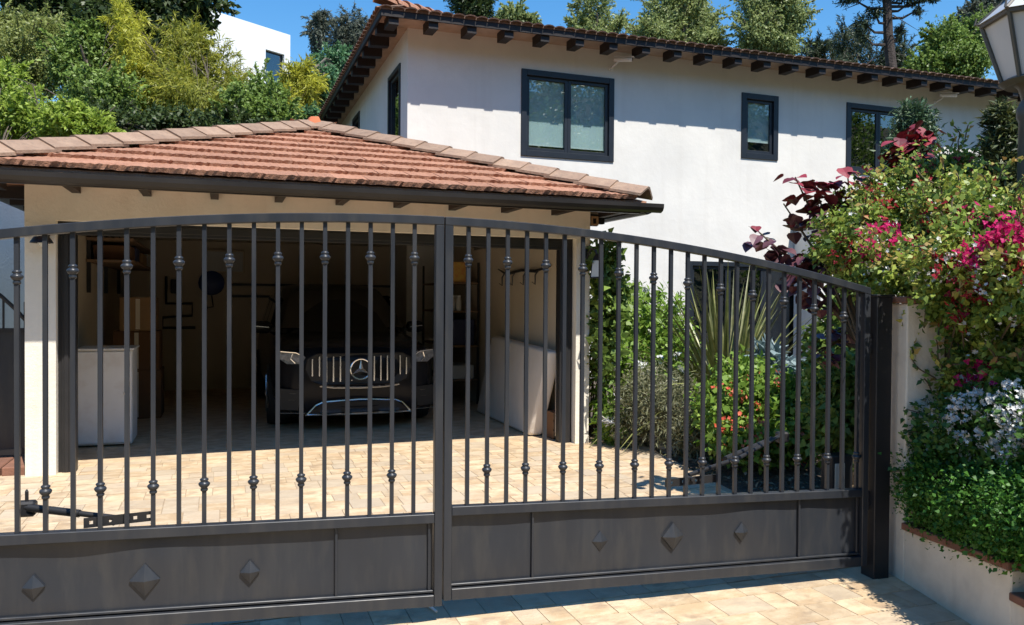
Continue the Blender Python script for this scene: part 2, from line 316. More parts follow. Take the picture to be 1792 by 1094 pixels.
def tree(name, label, cat, key, n, L, W, mt, seed, trunk_r=.16, base=None, group=None, bark='bark', limbs=16, hang=0., spread=.2, clump=26, rmin=.45, kindname='crown', trunks=1, plumes=26):
    rg = np.random.default_rng(seed); B = np.array(BLOB[key]); cx, cy = B[:, 0].mean(), B[:, 1].mean()
    gzz = hill(cx, cy)-.1 if base is None else base[2]
    bx, by = (cx, cy) if base is None else base[:2]
    t = thing(name, (bx, by, gzz), label, cat, group)
    bl2 = [(*b[:3], b[3]*.8, b[4]*.8) for b in BLOB[key]]*2
    for b in BLOB[key]:
        for k in range(6):      # break each lobe into smaller uneven lobes
            v = unit(rg, 1)[0]*rg.uniform(.35, .75); s_ = rg.uniform(.32, .6); bl2.append((b[0]+v[0]*b[3], b[1]+v[1]*b[3], b[2]+v[2]*b[4]+.1*b[4], b[3]*s_, b[4]*s_))
    pos, ax, nr, rnd, cen = foliage(bl2, n, rg, clump, spread, rmin, hang=hang)
    top = Vector((cx, cy, B[:, 2].max())); bs = Vector((bx, by, gzz)); mb = MB()
    for k in range(trunks):
        off = Vector((rg.normal()*.5, rg.normal()*.5, 0)) if trunks > 1 else Vector((0, 0, 0))
        pts = [bs+off+(top-bs)*f_+Vector((rg.normal()*.12, rg.normal()*.12, 0))*(f_*3) for f_ in (0, .25, .5, .75, .95)]
        mb.tube(pts, [trunk_r*q for q in (1, .85, .65, .42, .15)], 7)
        for c in cen[rg.choice(len(cen), min(limbs, len(cen)), replace=False)]:
            c = Vector(c); f_ = min(.9, max(.15, (c.z-gzz)/(top.z-gzz+1e-6)-.16)); i = min(3, int(f_*4)); a = pts[i].lerp(pts[i+1], f_*4-i)
            m_ = a.lerp(c, .5)+Vector((0, 0, .06*(c-a).length)); mb.tube([a, m_, c], [trunk_r*.32, trunk_r*.2, trunk_r*.05], 5)
    # feathery shoots standing out of the crown
    npl = plumes*len(BLOB[key]); SP = []
    for b in [BLOB[key][i] for i in rg.integers(0, len(BLOB[key]), npl)]:
        v = unit(rg, 1)[0]; v[2] = abs(v[2])*1.1-.15; v /= np.linalg.norm(v); p = np.array(b[:3])+v*np.array([b[3], (b[3]+b[4])*.45, b[4]])*.7
        dv = v*.7+np.array([0, 0, .75])+rg.normal(size=3)*.25; dv /= np.linalg.norm(dv); ln = rg.uniform(.35, .85)*(b[3]+b[4])*.5; pt = [p.copy()]
        for s_ in range(9):
            dv = dv+rg.normal(size=3)*.08+np.array([v[0]*.05, v[1]*.05, -.05-.06*hang]); dv /= np.linalg.norm(dv); p = p+dv*ln/9; pt.append(p.copy())
            k_ = 7; SP.append((p+rg.normal(size=(k_, 3))*ln*.05*(1.15-s_/9), dv+rg.normal(size=(k_, 3))*.7-np.array([0, 0, hang]), unit(rg, k_)*.7+np.array([0, -.3, .5]), rg.random(k_)*.6+.4))
        mb.tube(pt[::3], [trunk_r*.07+.004]*len(pt[::3]), 4)
    if SP:
        pos = np.concatenate([pos]+[q[0] for q in SP]); ax = np.concatenate([ax]+[q[1] for q in SP]); nr = np.concatenate([nr]+[q[2] for q in SP]); rnd = np.concatenate([rnd]+[q[3] for q in SP]); n = len(pos)
    mb.build('trunk', M[bark], t, smooth=True)
    rr = np.random.default_rng(seed+1); ll = L*(.5+1.0*rr.random(n)**1.5)
    leafmesh(kindname, pos, ax, nr, ll, ll*W/L, M[mt], t, rnd)
    return t
def front(p, blobs, k=1.05, d=None):
    # march from the street side until the outer surface of the plant is reached
    d = np.array(p, float)-np.array([0, 0, 1.55]) if d is None else np.array(d); d /= np.linalg.norm(d); q = np.array(p, float)-d*2.2; rads = [np.array([b[3], (b[3]+b[4])*.45, b[4]]) for b in blobs]
    for i in range(220):
        if any(np.linalg.norm((q-np.array(b[:3]))/r) < k for b, r in zip(blobs, rads)): break
        q = q+d*.02
    else: return None
    return q
def snap(p, blobs, k=1.02):
    best = None
    for b in blobs:
        rad = np.array([b[3], (b[3]+b[4])*.45, b[4]]); q = (np.array(p)-np.array(b[:3]))/rad; l = np.linalg.norm(q)
        if best is None or l < best[0]: best = (l, np.array(b[:3])+q/max(l, 1e-6)*rad*k)
    return best[1]
def flowers(name, centres, per, spread, size, mt, parent, seed, petals=4, face=(0, -.6, .5)):
    rg = np.random.default_rng(seed); C_ = np.array([c for c in centres if c is not None])
    fc = np.repeat(C_, per, 0)+rg.normal(size=(len(C_)*per, 3))*spread; n = len(fc)
    dr = np.array(face)+unit(rg, n)*.7; dr /= np.linalg.norm(dr, axis=1, keepdims=True)
    a = np.cross(dr, unit(rg, n)); a /= np.linalg.norm(a, axis=1, keepdims=True); b = np.cross(dr, a)
    P = []; AX = []; NR = []; RN = []; base = rg.random(n)
    for k in range(petals):
        th = 2*math.pi*k/petals; ax = a*math.cos(th)+b*math.sin(th)+dr*.45
        P.append(fc); AX.append(ax); NR.append(dr-ax*.2); RN.append(np.clip(base+rg.normal(size=n)*.12, 0, 1))
    sz = np.tile(size*(.7+.6*rg.random(n)), petals)
    return leafmesh(name, np.concatenate(P), np.concatenate(AX), np.concatenate(NR), sz, sz*.8, M[mt], parent, np.concatenate(RN))
def bush(name, label, cat, key, n, L, W, mt, seed, base, group=None, hang=0., spread=.2, clump=24, rmin=.4, twigs=26, stem_r=.012, leafname='foliage'):
    rg = np.random.default_rng(seed); t = thing(name, base, label, cat, group)
    pos, ax, nr, rnd, cen = foliage(BLOB[key], n, rg, clump, spread, rmin, hang=hang, outw=.6, rw=.8)
    mb = MB(); bs = Vector(base)
    for c in cen[rg.choice(len(cen), min(twigs, len(cen)), replace=False)]:
        c = Vector(c); o = bs+Vector((rg.normal()*.1, rg.normal()*.1, 0)); m_ = o.lerp(c, .55)+Vector((rg.normal()*.05, rg.normal()*.05, .1))
        mb.tube([o, m_, c], [stem_r, stem_r*.7, stem_r*.3], 5)
    mb.build('stem', M['stem'], t, smooth=True)
    ll = L*(.5+1.2*rg.random(n)**1.8); leafmesh(leafname, pos, ax, nr, ll, ll*W/L, M[mt], t, rnd)
    return t, pos
BLOB={
 'bougainvillea':[(4.154, 4.348, 1.932, 0.275, 0.259), (4.604, 4.402, 2.193, 0.346, 0.326), (4.374, 3.738, 2.07, 0.304, 0.243), (4.193, 3.27, 1.965, 0.193, 0.154), (4.039, 3.856, 1.792, 0.304, 0.179), (3.981, 3.397, 1.747, 0.309, 0.214), (3.914, 3.048, 1.703, 0.21, 0.24), (4.0, 3.44, 1.535, 0.148, 0.131), (3.953, 3.243, 1.49, 0.173, 0.141), (4.163, 3.536, 1.264, 0.102, 0.153), (4.348, 3.574, 1.224, 0.173, 0.173), (4.39, 3.401, 1.319, 0.168, 0.201), (4.073, 3.301, 1.199, 0.193, 0.177), (4.043, 3.437, 1.024, 0.119, 0.132), (4.051, 3.095, 1.155, 0.154, 0.184), (4.238, 3.039, 1.868, 0.184, 0.154), (3.956, 2.818, 1.612, 0.214, 0.214), (4.171, 2.742, 1.699, 0.243, 0.243), (4.409, 4.687, 2.263, 0.169, 0.126), (4.957, 4.385, 2.504, 0.249, 0.124)],
 'lantana':[(3.917, 3.457, 0.789, 0.158, 0.171), (3.906, 3.228, 0.848, 0.194, 0.206), (3.849, 2.951, 0.865, 0.176, 0.234), (3.858, 2.735, 0.859, 0.181, 0.223), (3.911, 2.556, 0.846, 0.188, 0.214)],
 'hedge':[(3.884, 3.593, 0.522, 0.101, 0.243), (3.833, 3.377, 0.49, 0.177, 0.212), (3.746, 3.089, 0.478, 0.18, 0.192), (3.649, 2.805, 0.509, 0.167, 0.206), (3.636, 2.597, 0.511, 0.172, 0.19), (3.639, 2.383, 0.506, 0.188, 0.188)],
 'vine':[(3.932, 7.836, 1.992, 0.162, 0.236), (3.956, 7.82, 1.588, 0.174, 0.311), (3.922, 7.826, 1.153, 0.137, 0.373)],
 'whiteshrub':[(4.36, 8.307, 1.326, 0.266, 0.399), (4.823, 8.456, 1.184, 0.377, 0.48), (5.226, 8.734, 1.099, 0.286, 0.357), (4.144, 7.951, 0.764, 0.286, 0.381), (4.716, 8.062, 0.74, 0.394, 0.394), (3.947, 7.695, 0.268, 0.154, 0.246)],
 'lavender':[(4.193, 7.397, 0.51, 0.27, 0.33), (4.45, 7.195, 0.406, 0.326, 0.326), (4.45, 6.872, 0.22, 0.229, 0.2), (4.072, 7.543, 0.254, 0.182, 0.212)],
 'geranium':[(4.845, 6.631, 0.737, 0.282, 0.254), (4.84, 6.31, 0.535, 0.407, 0.326), (4.508, 6.431, 0.506, 0.271, 0.326), (5.213, 6.28, 0.497, 0.275, 0.275), (4.575, 6.084, 0.314, 0.365, 0.209), (4.967, 5.941, 0.343, 0.235, 0.235)],
 'darkshrub':[(5.068, 5.598, 1.095, 0.17, 0.4), (4.801, 5.262, 0.65, 0.189, 0.377), (5.381, 5.702, 1.392, 0.154, 0.36)],
 'bluegrey':[(5.25, 6.699, 0.903, 0.139, 0.174)],
 'conifer1':[(9.803, 9.249, 4.275, 0.24, 0.257), (9.731, 9.269, 3.906, 0.309, 0.343), (9.691, 9.276, 3.434, 0.343, 0.386), (9.692, 9.267, 2.92, 0.343, 0.386)],
 'conifer2':[(8.717, 6.974, 3.694, 0.136, 0.19), (8.73, 6.964, 3.389, 0.176, 0.271), (8.737, 6.955, 2.982, 0.19, 0.339), (8.738, 6.948, 2.575, 0.204, 0.339)],
 't_darkoak':[(-7.468, 39.128, 14.885, 2.671, 1.943), (-4.869, 39.257, 15.548, 2.75, 2.25), (-2.153, 36.111, 13.824, 1.886, 1.886), (-1.001, 35.687, 13.549, 0.99, 1.367), (-3.259, 36.486, 12.166, 2.121, 1.414), (-6.096, 38.592, 12.71, 2.186, 1.457)],
 't_olive':[(-5.51, 27.666, 8.562, 1.234, 1.2), (-5.154, 28.618, 9.572, 0.804, 0.714), (-6.328, 29.048, 9.742, 0.804, 0.714)],
 't_green':[(-3.574, 24.821, 7.831, 0.786, 1.021), (-3.354, 24.751, 8.461, 0.471, 0.55), (-2.644, 22.329, 6.336, 0.886, 0.857)],
 't_bamboo1':[(-2.542, 24.461, 8.781, 0.346, 0.943), (-2.237, 23.797, 7.544, 0.584, 1.152), (-1.93, 23.135, 6.432, 0.6, 0.675)],
 't_bamboo2':[(-0.916, 23.855, 7.929, 0.723, 1.131), (-0.182, 24.116, 7.678, 0.707, 0.964), (0.34, 23.382, 6.996, 0.534, 0.786), (-0.592, 22.649, 6.517, 1.275, 0.825), (-1.255, 23.43, 6.937, 0.691, 0.921)],
 't_mid':[(1.058, 22.05, 6.604, 0.57, 0.87), (0.511, 21.175, 6.002, 0.571, 0.643), (1.316, 20.88, 5.937, 0.571, 0.571)],
 't_bamboo3':[(2.131, 23.802, 7.421, 0.624, 0.821), (1.669, 22.89, 6.534, 0.629, 0.629)],
 't_bluegreen':[(2.981, 24.555, 7.339, 0.72, 0.943), (3.814, 28.545, 9.506, 0.76, 0.76), (2.556, 22.563, 6.227, 0.629, 0.471)],
 't_shrub':[(-3.493, 17.29, 4.807, 0.804, 0.482), (-2.598, 16.429, 4.601, 0.621, 0.352), (-4.049, 18.571, 5.65, 0.457, 0.571), (-2.111, 16.249, 4.449, 0.362, 0.207)],
 't_dark2':[(-2.379, 20.086, 5.279, 0.9, 0.514), (-1.05, 19.601, 5.225, 1.029, 0.45), (0.411, 19.602, 5.272, 0.925, 0.396)],
 't_euc1':[(6.234, 56.57, 19.644, 0.511, 1.65), (6.455, 56.505, 20.509, 0.314, 0.864)],
 't_euc2':[(7.976, 59.14, 20.31, 0.911, 1.574), (8.988, 58.783, 20.938, 1.077, 1.409), (9.293, 57.581, 19.386, 0.977, 1.059)],
 't_dark3':[(11.975, 40.608, 17.43, 0.9, 1.02), (12.709, 40.328, 16.686, 0.78, 0.78)],
 't_light':[(15.834, 43.466, 17.747, 0.986, 0.723), (15.372, 43.63, 17.481, 0.657, 0.526), (16.607, 43.179, 17.425, 0.526, 0.46)],
 't_sparse':[(17.393, 36.483, 16.004, 0.857, 1.029), (18.334, 36.122, 14.869, 1.029, 0.971), (17.091, 35.497, 14.112, 0.836, 0.669), (16.723, 36.715, 15.285, 0.571, 0.571)],
 't_tallgreen':[(19.318, 32.568, 14.68, 1.11, 1.321), (20.56, 32.109, 14.293, 1.321, 1.374), (18.434, 31.802, 13.294, 1.286, 0.823), (20.609, 31.006, 13.053, 0.926, 0.669), (19.937, 32.365, 16.006, 1.057, 1.057)],
 't_tallgreen2':[(22.266, 29.367, 14.75, 1.05, 1.25), (23.207, 29.01, 13.882, 0.95, 1.15), (21.603, 29.049, 13.08, 0.838, 1.084), (22.53, 28.701, 12.471, 1.084, 0.641)],
 't_lowpine':[(30.654, 35.899, 15.084, 0.817, 0.817), (33.899, 36.866, 16.239, 1.38, 1.117), (31.54, 35.566, 14.462, 1.571, 0.566), (35.598, 36.231, 15.266, 1.314, 0.92), (36.678, 35.844, 15.668, 0.854, 1.117)],
 't_right':[(35.603, 31.966, 14.906, 1.32, 1.2), (35.857, 30.789, 13.718, 1.464, 0.996), (38.528, 31.979, 15.7, 1.044, 1.29), (33.931, 31.488, 13.557, 0.996, 0.703)],
 't_right2':[(42.298, 35.973, 18.369, 1.029, 1.029), (43.425, 35.574, 19.063, 0.891, 1.029)],
 'pineclumps':[(28.589, 30.261, 14.883, 0.326, 0.271), (29.149, 30.065, 15.321, 0.326, 0.271), (28.691, 30.214, 14.286, 0.244, 0.326), (30.858, 29.452, 15.877, 0.434, 0.271), (31.241, 29.307, 15.554, 0.271, 0.217), (30.423, 29.617, 16.308, 0.489, 0.326), (29.403, 29.991, 16.463, 0.706, 0.38), (28.077, 30.466, 16.019, 0.434, 0.244), (31.75, 29.131, 16.1, 0.38, 0.217), (30.298, 29.632, 14.434, 0.163, 0.326), (28.892, 30.186, 17.002, 1.086, 0.543), (30.933, 29.446, 17.153, 1.086, 0.597), (29.911, 29.834, 18.095, 1.357, 0.814)],
}
# ------------------------------------------------------------------ ground
def gz(x, y):
    return 0.0 if y >= 7.8 else -.017*(7.8-y)-.008*(x-1)*min(1, (7.8-y)/4)
def edge_x(y): return 3.87+max(0, min(y, 8)-4)*.12
def ground():
    xs = np.concatenate([np.linspace(-400, -30, 8), np.linspace(-24, 60, 43), np.linspace(75, 400, 8)])
    ys = np.concatenate([np.linspace(-400, -80, 5), np.linspace(-70, 62, 67), np.linspace(75, 500, 8)])
    rg = np.random.default_rng(3); v = []; f = []
    for y in ys:
        for x in xs: v.append((x, y, -.32+hill(x, y)+(rg.normal()*.25 if y > 18 or y < -18 else 0)))
    nx = len(xs)
    for j in range(len(ys)-1):
        for i in range(nx-1): f.append((j*nx+i, j*nx+i+1, (j+1)*nx+i+1, (j+1)*nx+i))
    tag(MB().add(v, f).build('ground', M['ground'], smooth=True), kind='structure')
ground()
# driveway bed (joint sand) following the fall towards the street
def sheet(name, x0, x1, ys, mt, dz, x1f=None, nx=6):
    m = MB(); v = []; f = []
    for y in ys:
        xe = x1f(y) if x1f else x1
        for i in range(nx+1):
            x = x0+(xe-x0)*i/nx; v.append((x, y, gz(x, y)+dz))
    for j in range(len(ys)-1):
        for i in range(nx): a = j*(nx+1)+i; f.append((a, a+1, a+nx+2, a+nx+1))
    n = len(v); v += [(x, y, z-.2) for x, y, z in v]
    f += [tuple(n+i for i in reversed(q)) for q in f]
    return m.add(v, f)
drive = tag(sheet('driveway', -5.5, 0, [-3, 0, 2, 3.6, 4, 5, 6, 7, 7.8, 8.3], M['joint'], -.004, edge_x).build('driveway', M['joint']), kind='structure')
def pavers():
    rg = random.Random(7)
    b = .02; u = MB(); z0, z1 = -.5, .5
    me = MB().add([(-.5,-.5,-1),(.5,-.5,-1),(.5,.5,-1),(-.5,.5,-1),(-.5,-.5,-.25),(.5,-.5,-.25),(.5,.5,-.25),(-.5,.5,-.25),
                   (-.493,-.488,0),(.493,-.488,0),(.493,.488,0),(-.493,.488,0)],
                  [(0,3,2,1),(0,1,5,4),(1,2,6,5),(2,3,7,6),(3,0,4,7),(4,5,9,8),(5,6,10,9),(6,7,11,10),(7,4,8,11),(8,9,10,11)]).mesh('paver')
    me.materials.append(M['paver'])
    P = []; y = 1.6
    while y < 8.28:
        h = rg.choice((.15, .2, .2, .25)); x = -3.4+rg.random()*.3
        h = min(h, 8.3-y)
        if h < .1: break
        xe = edge_x(y)-.02 if y > 3.9 else 3.78-(3.8-y)*.26+.12
        while x < xe-.08:
            l = rg.choice((.14, .19, .2, .25, .3)); l = min(l, xe-x); P.append((x+l/2, y+h/2, l-.004, h-.004)); x += l
        y += h
    def score(p):
        x, yy = p[0], p[1]
        vis = (yy < 4.1 and yy > 2.5 and x > .5 and x < 3.8) or (yy > 5.3 and x > -1.9)
        return (0 if vis else 1, math.hypot(x, yy))
    P.sort(key=score); rest = MB(); rv_ = []
    for i, (x, yy, l, h) in enumerate(P):
        zz = gz(x, yy)+rg.uniform(-.0008, .0012)
        if i < 300:
            rx = Matrix.Rotation(math.atan(.017) if yy < 7.8 else 0, 4, 'X') @ Matrix.Rotation(rg.uniform(-.004, .004), 4, 'Y')
            new_obj('paver', me, Matrix.Translation((x, yy, zz)) @ rx @ Matrix.Diagonal((l, h, .035, 1)), drive)
        else: rest.box(x-l/2, x+l/2, yy-h/2, yy+h/2, zz-.035, zz); rv_ += [rg.random()]*6
    if rest.v:
        o = tag(rest.build('paver_field', M['paverfield'], drive), kind='stuff'); at = o.data.attributes.new('rnd', 'FLOAT', 'FACE'); at.data.foreach_set('value', np.array(rv_, dtype=np.float32))
pavers()
tag(MB().box(-1.5, 3.70, 8.302, 14.5, -.2, -.001).build('garage_floor', M['paver']), kind='structure')
bed = MB()
def bedgrid():
    rg = np.random.default_rng(5); v = []; f = []; xs = np.linspace(0, 1, 22); ys = np.linspace(3.9, 13.4, 26)
    for y in ys:
        for q in xs:
            x = edge_x(y)+.01+q*(16-edge_x(y)); v.append((x, y, gz(min(x, 5), y)-.02+.10*min(1, q*9)+rg.normal()*.015))
    for j in range(25):
        for i in range(21): f.append((j*22+i, j*22+i+1, (j+1)*22+i+1, (j+1)*22+i))
    tag(MB().add(v, f).build('garden_bed', M['soil'], smooth=True), kind='structure')
bedgrid()

# ------------------------------------------------------------------ walls with openings
def wall_holes(x0, x1, z0, z1, holes, y0, y1):
    m = MB(); xs = sorted({x0, x1, *[h[0] for h in holes], *[h[1] for h in holes]}); zs = sorted({z0, z1, *[h[2] for h in holes], *[h[3] for h in holes]})
    inh = lambda x, z: any(h[0] < x < h[1] and h[2] < z < h[3] for h in holes)
    for i in range(len(xs)-1):
        for j in range(len(zs)-1):
            a, b, c, d = xs[i], xs[i+1], zs[j], zs[j+1]
            if inh((a+b)/2, (c+d)/2): continue
            m.add([(a,y0,c),(b,y0,c),(b,y0,d),(a,y0,d)], [(0,1,2,3)]); m.add([(a,y1,c),(b,y1,c),(b,y1,d),(a,y1,d)], [(3,2,1,0)])
    for a, b, c, d in holes:
        m.add([(a,y0,c),(a,y1,c),(a,y1,d),(a,y0,d)], [(0,1,2,3)]); m.add([(b,y0,c),(b,y1,c),(b,y1,d),(b,y0,d)], [(3,2,1,0)])
        m.add([(a,y0,d),(b,y0,d),(b,y1,d),(a,y1,d)], [(3,2,1,0)])
        if c > z0+.001: m.add([(a,y0,c),(b,y0,c),(b,y1,c),(a,y1,c)], [(0,1,2,3)])
    for a, b in ((x0, x0), (x1, x1)): m.add([(a,y0,z0),(a,y1,z0),(a,y1,z1),(a,y0,z1)], [(0,1,2,3)])
    return m

# ------------------------------------------------------------------ garage
GX0, GX1, GY, GH = -1.58, 3.76, 7.87, 2.56
EX0, EX1, EY0, EY1, EZ = -1.90, 4.08, 7.22, 14.95, 2.575
APX, APY, APZ = 1.09, 10.33, 3.66
garage = thing('garage', (1.09, 10.5, 0), 'low cream stucco garage with terracotta hip roof and open front', 'garage')
gw = wall_holes(GX0, GX1, 0, GH, [(-1.345, 3.60, 0, 2.215)], GY, GY+.22)
gw.box(GX0+.001, GX0+.12, GY+.22, 14.6, 0, GH); gw.box(GX1-.12, GX1-.001, GY+.22, 13.38, 0, GH); gw.box(GX0+.12, 2.94, 14.5, 14.6, 0, GH)
gw.build('wall', M['stucco_cream'], garage)
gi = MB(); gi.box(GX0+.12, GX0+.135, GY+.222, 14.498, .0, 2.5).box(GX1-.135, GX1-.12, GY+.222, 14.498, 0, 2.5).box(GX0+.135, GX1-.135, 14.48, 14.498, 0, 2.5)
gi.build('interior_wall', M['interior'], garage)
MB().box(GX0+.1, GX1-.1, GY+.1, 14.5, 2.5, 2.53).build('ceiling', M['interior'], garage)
# black casing set back in the opening
for x0, x1 in ((-1.345, -1.205), (3.455, 3.598)):
    c = MB().box(x0+.001, x1, GY+.10, GY+.20, 0, 2.214).box(x0+.03, x1-.02, GY+.085, GY+.099, 0, 2.10).box(x0+.05, x1-.055, GY+.072, GY+.084, 0, 2.10)
    c.build('door_casing', M['black'], garage, bevel=.003)
MB().box(-1.204, 3.454, GY+.10, GY+.20, 2.10, 2.213).box(-1.204, 3.454, GY+.085, GY+.099, 2.13, 2.19).build('door_header_trim', M['black'], garage, bevel=.003)
# roof deck
rd = MB(); RB = APY+1.4
e = [(EX0, EY0, EZ-.05), (EX1, EY0, EZ-.05), (EX1, EY1, EZ-.05), (EX0, EY1, EZ-.05)]; e2 = [(x, y, z+.04) for x, y, z in e]
rd.add(e+e2+[(APX, APY, APZ-.03), (APX, RB, APZ-.03)], [(3,2,1,0),(0,1,5,4),(1,2,6,5),(2,3,7,6),(3,0,4,7),(4,5,8),(5,6,9,8),(6,7,9),(7,4,8,9)])
groof = rd.build('roof', M['tile'], garage)
# tiles
def tile_mesh(name, w=.31, l=.43, waves=5, amp=.002, th=.036, nx=10):
    v = []; f = []
    for j, (yy, lift) in enumerate(((0, .036), (l, 0.0))):
        for i in range(nx+1):
            x = -w/2+w*i/nx; zz = amp*math.cos(2*math.pi*waves*i/nx)
            v.append((x, yy+(.004*math.sin(i*2.3) if j == 0 else 0), lift+zz+th*.5))
    b = len(v)
    for i in range(nx+1): v.append((-w/2+w*i/nx, 0.004, .036-th*.7))
    for i in range(nx):
        f.append((i, i+1, nx+2+i, nx+1+i)); f.append((b+i, b+i+1, i+1, i))
    f.append((0, nx+1, b)); f.append((nx, b+nx, 2*nx+1))
    return MB().add(v, f)
tm = tile_mesh('roof_tile'); tme = []
for k in range(3):
    rg = random.Random(k); t2 = MB(); t2.v = [(x, y+(rg.uniform(-.006, .006) if y < .01 else 0), z+(rg.uniform(-.0035, .0035) if y < .01 else 0)) for x, y, z in tm.v]; t2.f = tm.f
    me = t2.mesh('roof_tile'); me.materials.append(M['tile']); tme.append(me)
def garage_tiles():
    run = APY-EY0; rise = APZ-EZ; sl_ = math.hypot(run, rise); ang = math.atan2(rise, run); ex = .355; rg = random.Random(4)
    n = int(sl_/ex)+1
    for j in range(n):
        s = j*ex-.03; f_ = max(0, s)/sl_; hw = (APX-EX0)*(1-min(1, f_+.17/sl_))+.03
        cnt = int(2*hw/.30)+1; off = (.15 if j % 2 else 0)
        for i in range(-cnt//2-1, cnt//2+2):
            x = i*.30+off
            if abs(x) > hw-.02: continue
            y = EY0+s*math.cos(ang); z = EZ+s*math.sin(ang)
            w_ = Matrix.Translation((APX+x, y, z)) @ Matrix.Rotation(ang, 4, 'X') @ Matrix.Rotation(rg.uniform(-.012, .012), 4, 'Z')
            new_obj('roof_tile', rg.choice(tme), w_, groof)
    # side and rear planes: same tiles, joined
    m = MB(); base = tm
    def put(x, y, z, rz):
        T = Matrix.Translation((x, y, z)) @ Matrix.Rotation(rz, 4, 'Z') @ Matrix.Rotation(ang, 4, 'X')
        m.add([T @ Vector(p) for p in base.v], base.f)
    for sgn in (-1, 1):
        for j in range(n):
            s = j*ex-.03; f_ = max(0, s)/sl_; fu = min(1, (max(0, s)+.40)/sl_); yy = EY0+fu*run+.10
            while yy < EY1-fu*run-.10:
                x = (EX0+f_*(APX-EX0)) if sgn < 0 else (EX1-f_*(EX1-APX))
                if not (x > 2.7 and yy > 13.1): put(x, yy, EZ+s*math.sin(ang), -math.pi/2 if sgn < 0 else math.pi/2)
                yy += .30
    tag(m.build('side_tiles', M['tile'], groof), kind='stuff')
garage_tiles()
def cap_mesh(name, l=.42, w0=.30, w1=.22, h=.075, mt=None):
    v = []; f = []; n = 6
    for j, (y, w_) in enumerate(((0, w0), (l, w1))):
        for i in range(n+1):
            t = math.pi*i/n; v.append((-math.cos(t)*w_/2, y, math.sin(t)*h*(1.0 if j == 0 else .8)+(.025 if j == 0 else 0)))
    b = len(v)
    for i in range(n+1):
        t = math.pi*i/n; v.append((-math.cos(t)*(w0/2-.022), .003, math.sin(t)*(h-.022)+.025))
    for i in range(n): f += [(i, i+1, n+2+i, n+1+i), (b+i, b+i+1, i+1, i)]
    me = MB().add(v, f).mesh(name)
    if mt: me.materials.append(mt)
    return me
def slab_cap(name, l, w, h, mt):
    # angled hip tile: two flat wings meeting in a blunt crest
    pr = [(-w/2, -.02), (-.025, h), (.025, h), (w/2, -.02)]; n = 4; v = []
    for y, up_ in ((0, .02), (l, 0)): v += [(x, y, z+up_) for x, z in pr]
    for y, up_ in ((0, .02), (l, 0)): v += [(x, y, z-.026+up_) for x, z in pr]
    f = [(i, i+1, n+i+1, n+i) for i in range(n-1)]+[(2*n+i, 3*n+i, 3*n+i+1, 2*n+i+1) for i in range(n-1)]+[(i, 2*n+i, 2*n+i+1, i+1) for i in range(n-1)]+[(n+i, n+i+1, 3*n+i+1, 3*n+i) for i in range(n-1)]+[(0, n, 3*n, 2*n), (n-1, 3*n-1, 4*n-1, 2*n-1)]
    me = MB().add(v, f).mesh(name); me.materials.append(mt); return me
capm = slab_cap('ridge_tile', .40, .40, .072, M['ridge'])
def along(p, q, step, me, parent, name='ridge_tile', lift=.0, seed=1, l=.42):
    p = Vector(p); q = Vector(q); d = (q-p); Ltot = d.length; d.normalize(); sd = d.cross(Vector((0, 0, 1))).normalized(); u = sd.cross(d); rg = random.Random(seed)
    k = 0; s = 0
    while s < Ltot-.1:
        o = p+d*s+u*lift
        w_ = Matrix(((sd.x, d.x, u.x, o.x), (sd.y, d.y, u.y, o.y), (sd.z, d.z, u.z, o.z), (0, 0, 0, 1))) @ Matrix.Rotation(rg.uniform(-.03, .03), 4, 'Z') @ Matrix.Rotation(rg.uniform(-.012, .012), 4, 'X')
        new_obj(name, me, w_, parent); s += step
for i, (cx, cy) in enumerate(((EX0, EY0), (EX1, EY0))):
    along((cx, cy, EZ+.03), (APX, APY, APZ+.035), .345, capm, groof, seed=i, lift=.02)
along((APX, APY, APZ+.03), (APX, RB, APZ+.03), .345, capm, groof, seed=9, lift=.02)
along((EX1, EY1, EZ+.03), (APX, RB, APZ+.035), .345, capm, groof, seed=11, lift=.02); along((EX0, EY1, EZ+.03), (APX, RB, APZ+.035), .345, capm, groof, seed=12, lift=.02)
MB().add([(-.10,-.12,0),(.10,-.13,0),(.13,.1,0),(-.12,.1,0),(-.05,-.06,.13),(.05,-.07,.14),(.07,.06,.13),(-.06,.05,.14)], [(0,1,5,4),(1,2,6,5),(2,3,7,6),(3,0,4,7),(4,5,6,7),(3,2,1,0)])
mp = MB(); mp.v = [(APX+x, APY+y-.05, APZ+.02+z) for x, y, z in [(-.10,-.12,0),(.10,-.13,0),(.13,.1,0),(-.12,.1,0),(-.05,-.06,.13),(.05,-.07,.14),(.07,.06,.13),(-.06,.05,.14)]]; mp.f = [(0,1,5,4),(1,2,6,5),(2,3,7,6),(3,0,4,7),(4,5,6,7),(3,2,1,0)]
tag(mp.build('apex_cap', M['mortar'], groof, bevel=.015, seg=2), 'bright orange mortar cap on the roof peak')
# fascia, gutter, rafter tails, soffit
fa = MB().box(EX0+.05, EX1-.05, EY0+.03, EY0+.07, EZ-.135, EZ-.052); fa.build('fascia', M['bronze'], garage)
prof = [(0, .085), (-.004, .03), (-.03, .006), (-.06, 0), (-.10, .018), (-.118, .05), (-.120, .088), (-.112, .088), (-.108, .055), (-.09, .03), (-.06, .012), (-.02, .03), (-.008, .085)]
def gutter(p0, p1, out):
    p0 = Vector(p0); p1 = Vector(p1); out = Vector(out); m = MB(); n = len(prof); v = [tuple(p+out*(-a)+Vector((0, 0, b))) for p in (p0, p1) for a, b in prof]
    m.add(v, [(i, (i+1) % n, n+(i+1) % n, n+i) for i in range(n)]+[tuple(range(n)), tuple(reversed(range(n, 2*n)))])
    return m
gutter((EX0-.10, EY0+.025, 2.435), (EX1+.15, EY0+.025, 2.448), (0, -1, 0)).build('gutter', M['bronze'], garage)
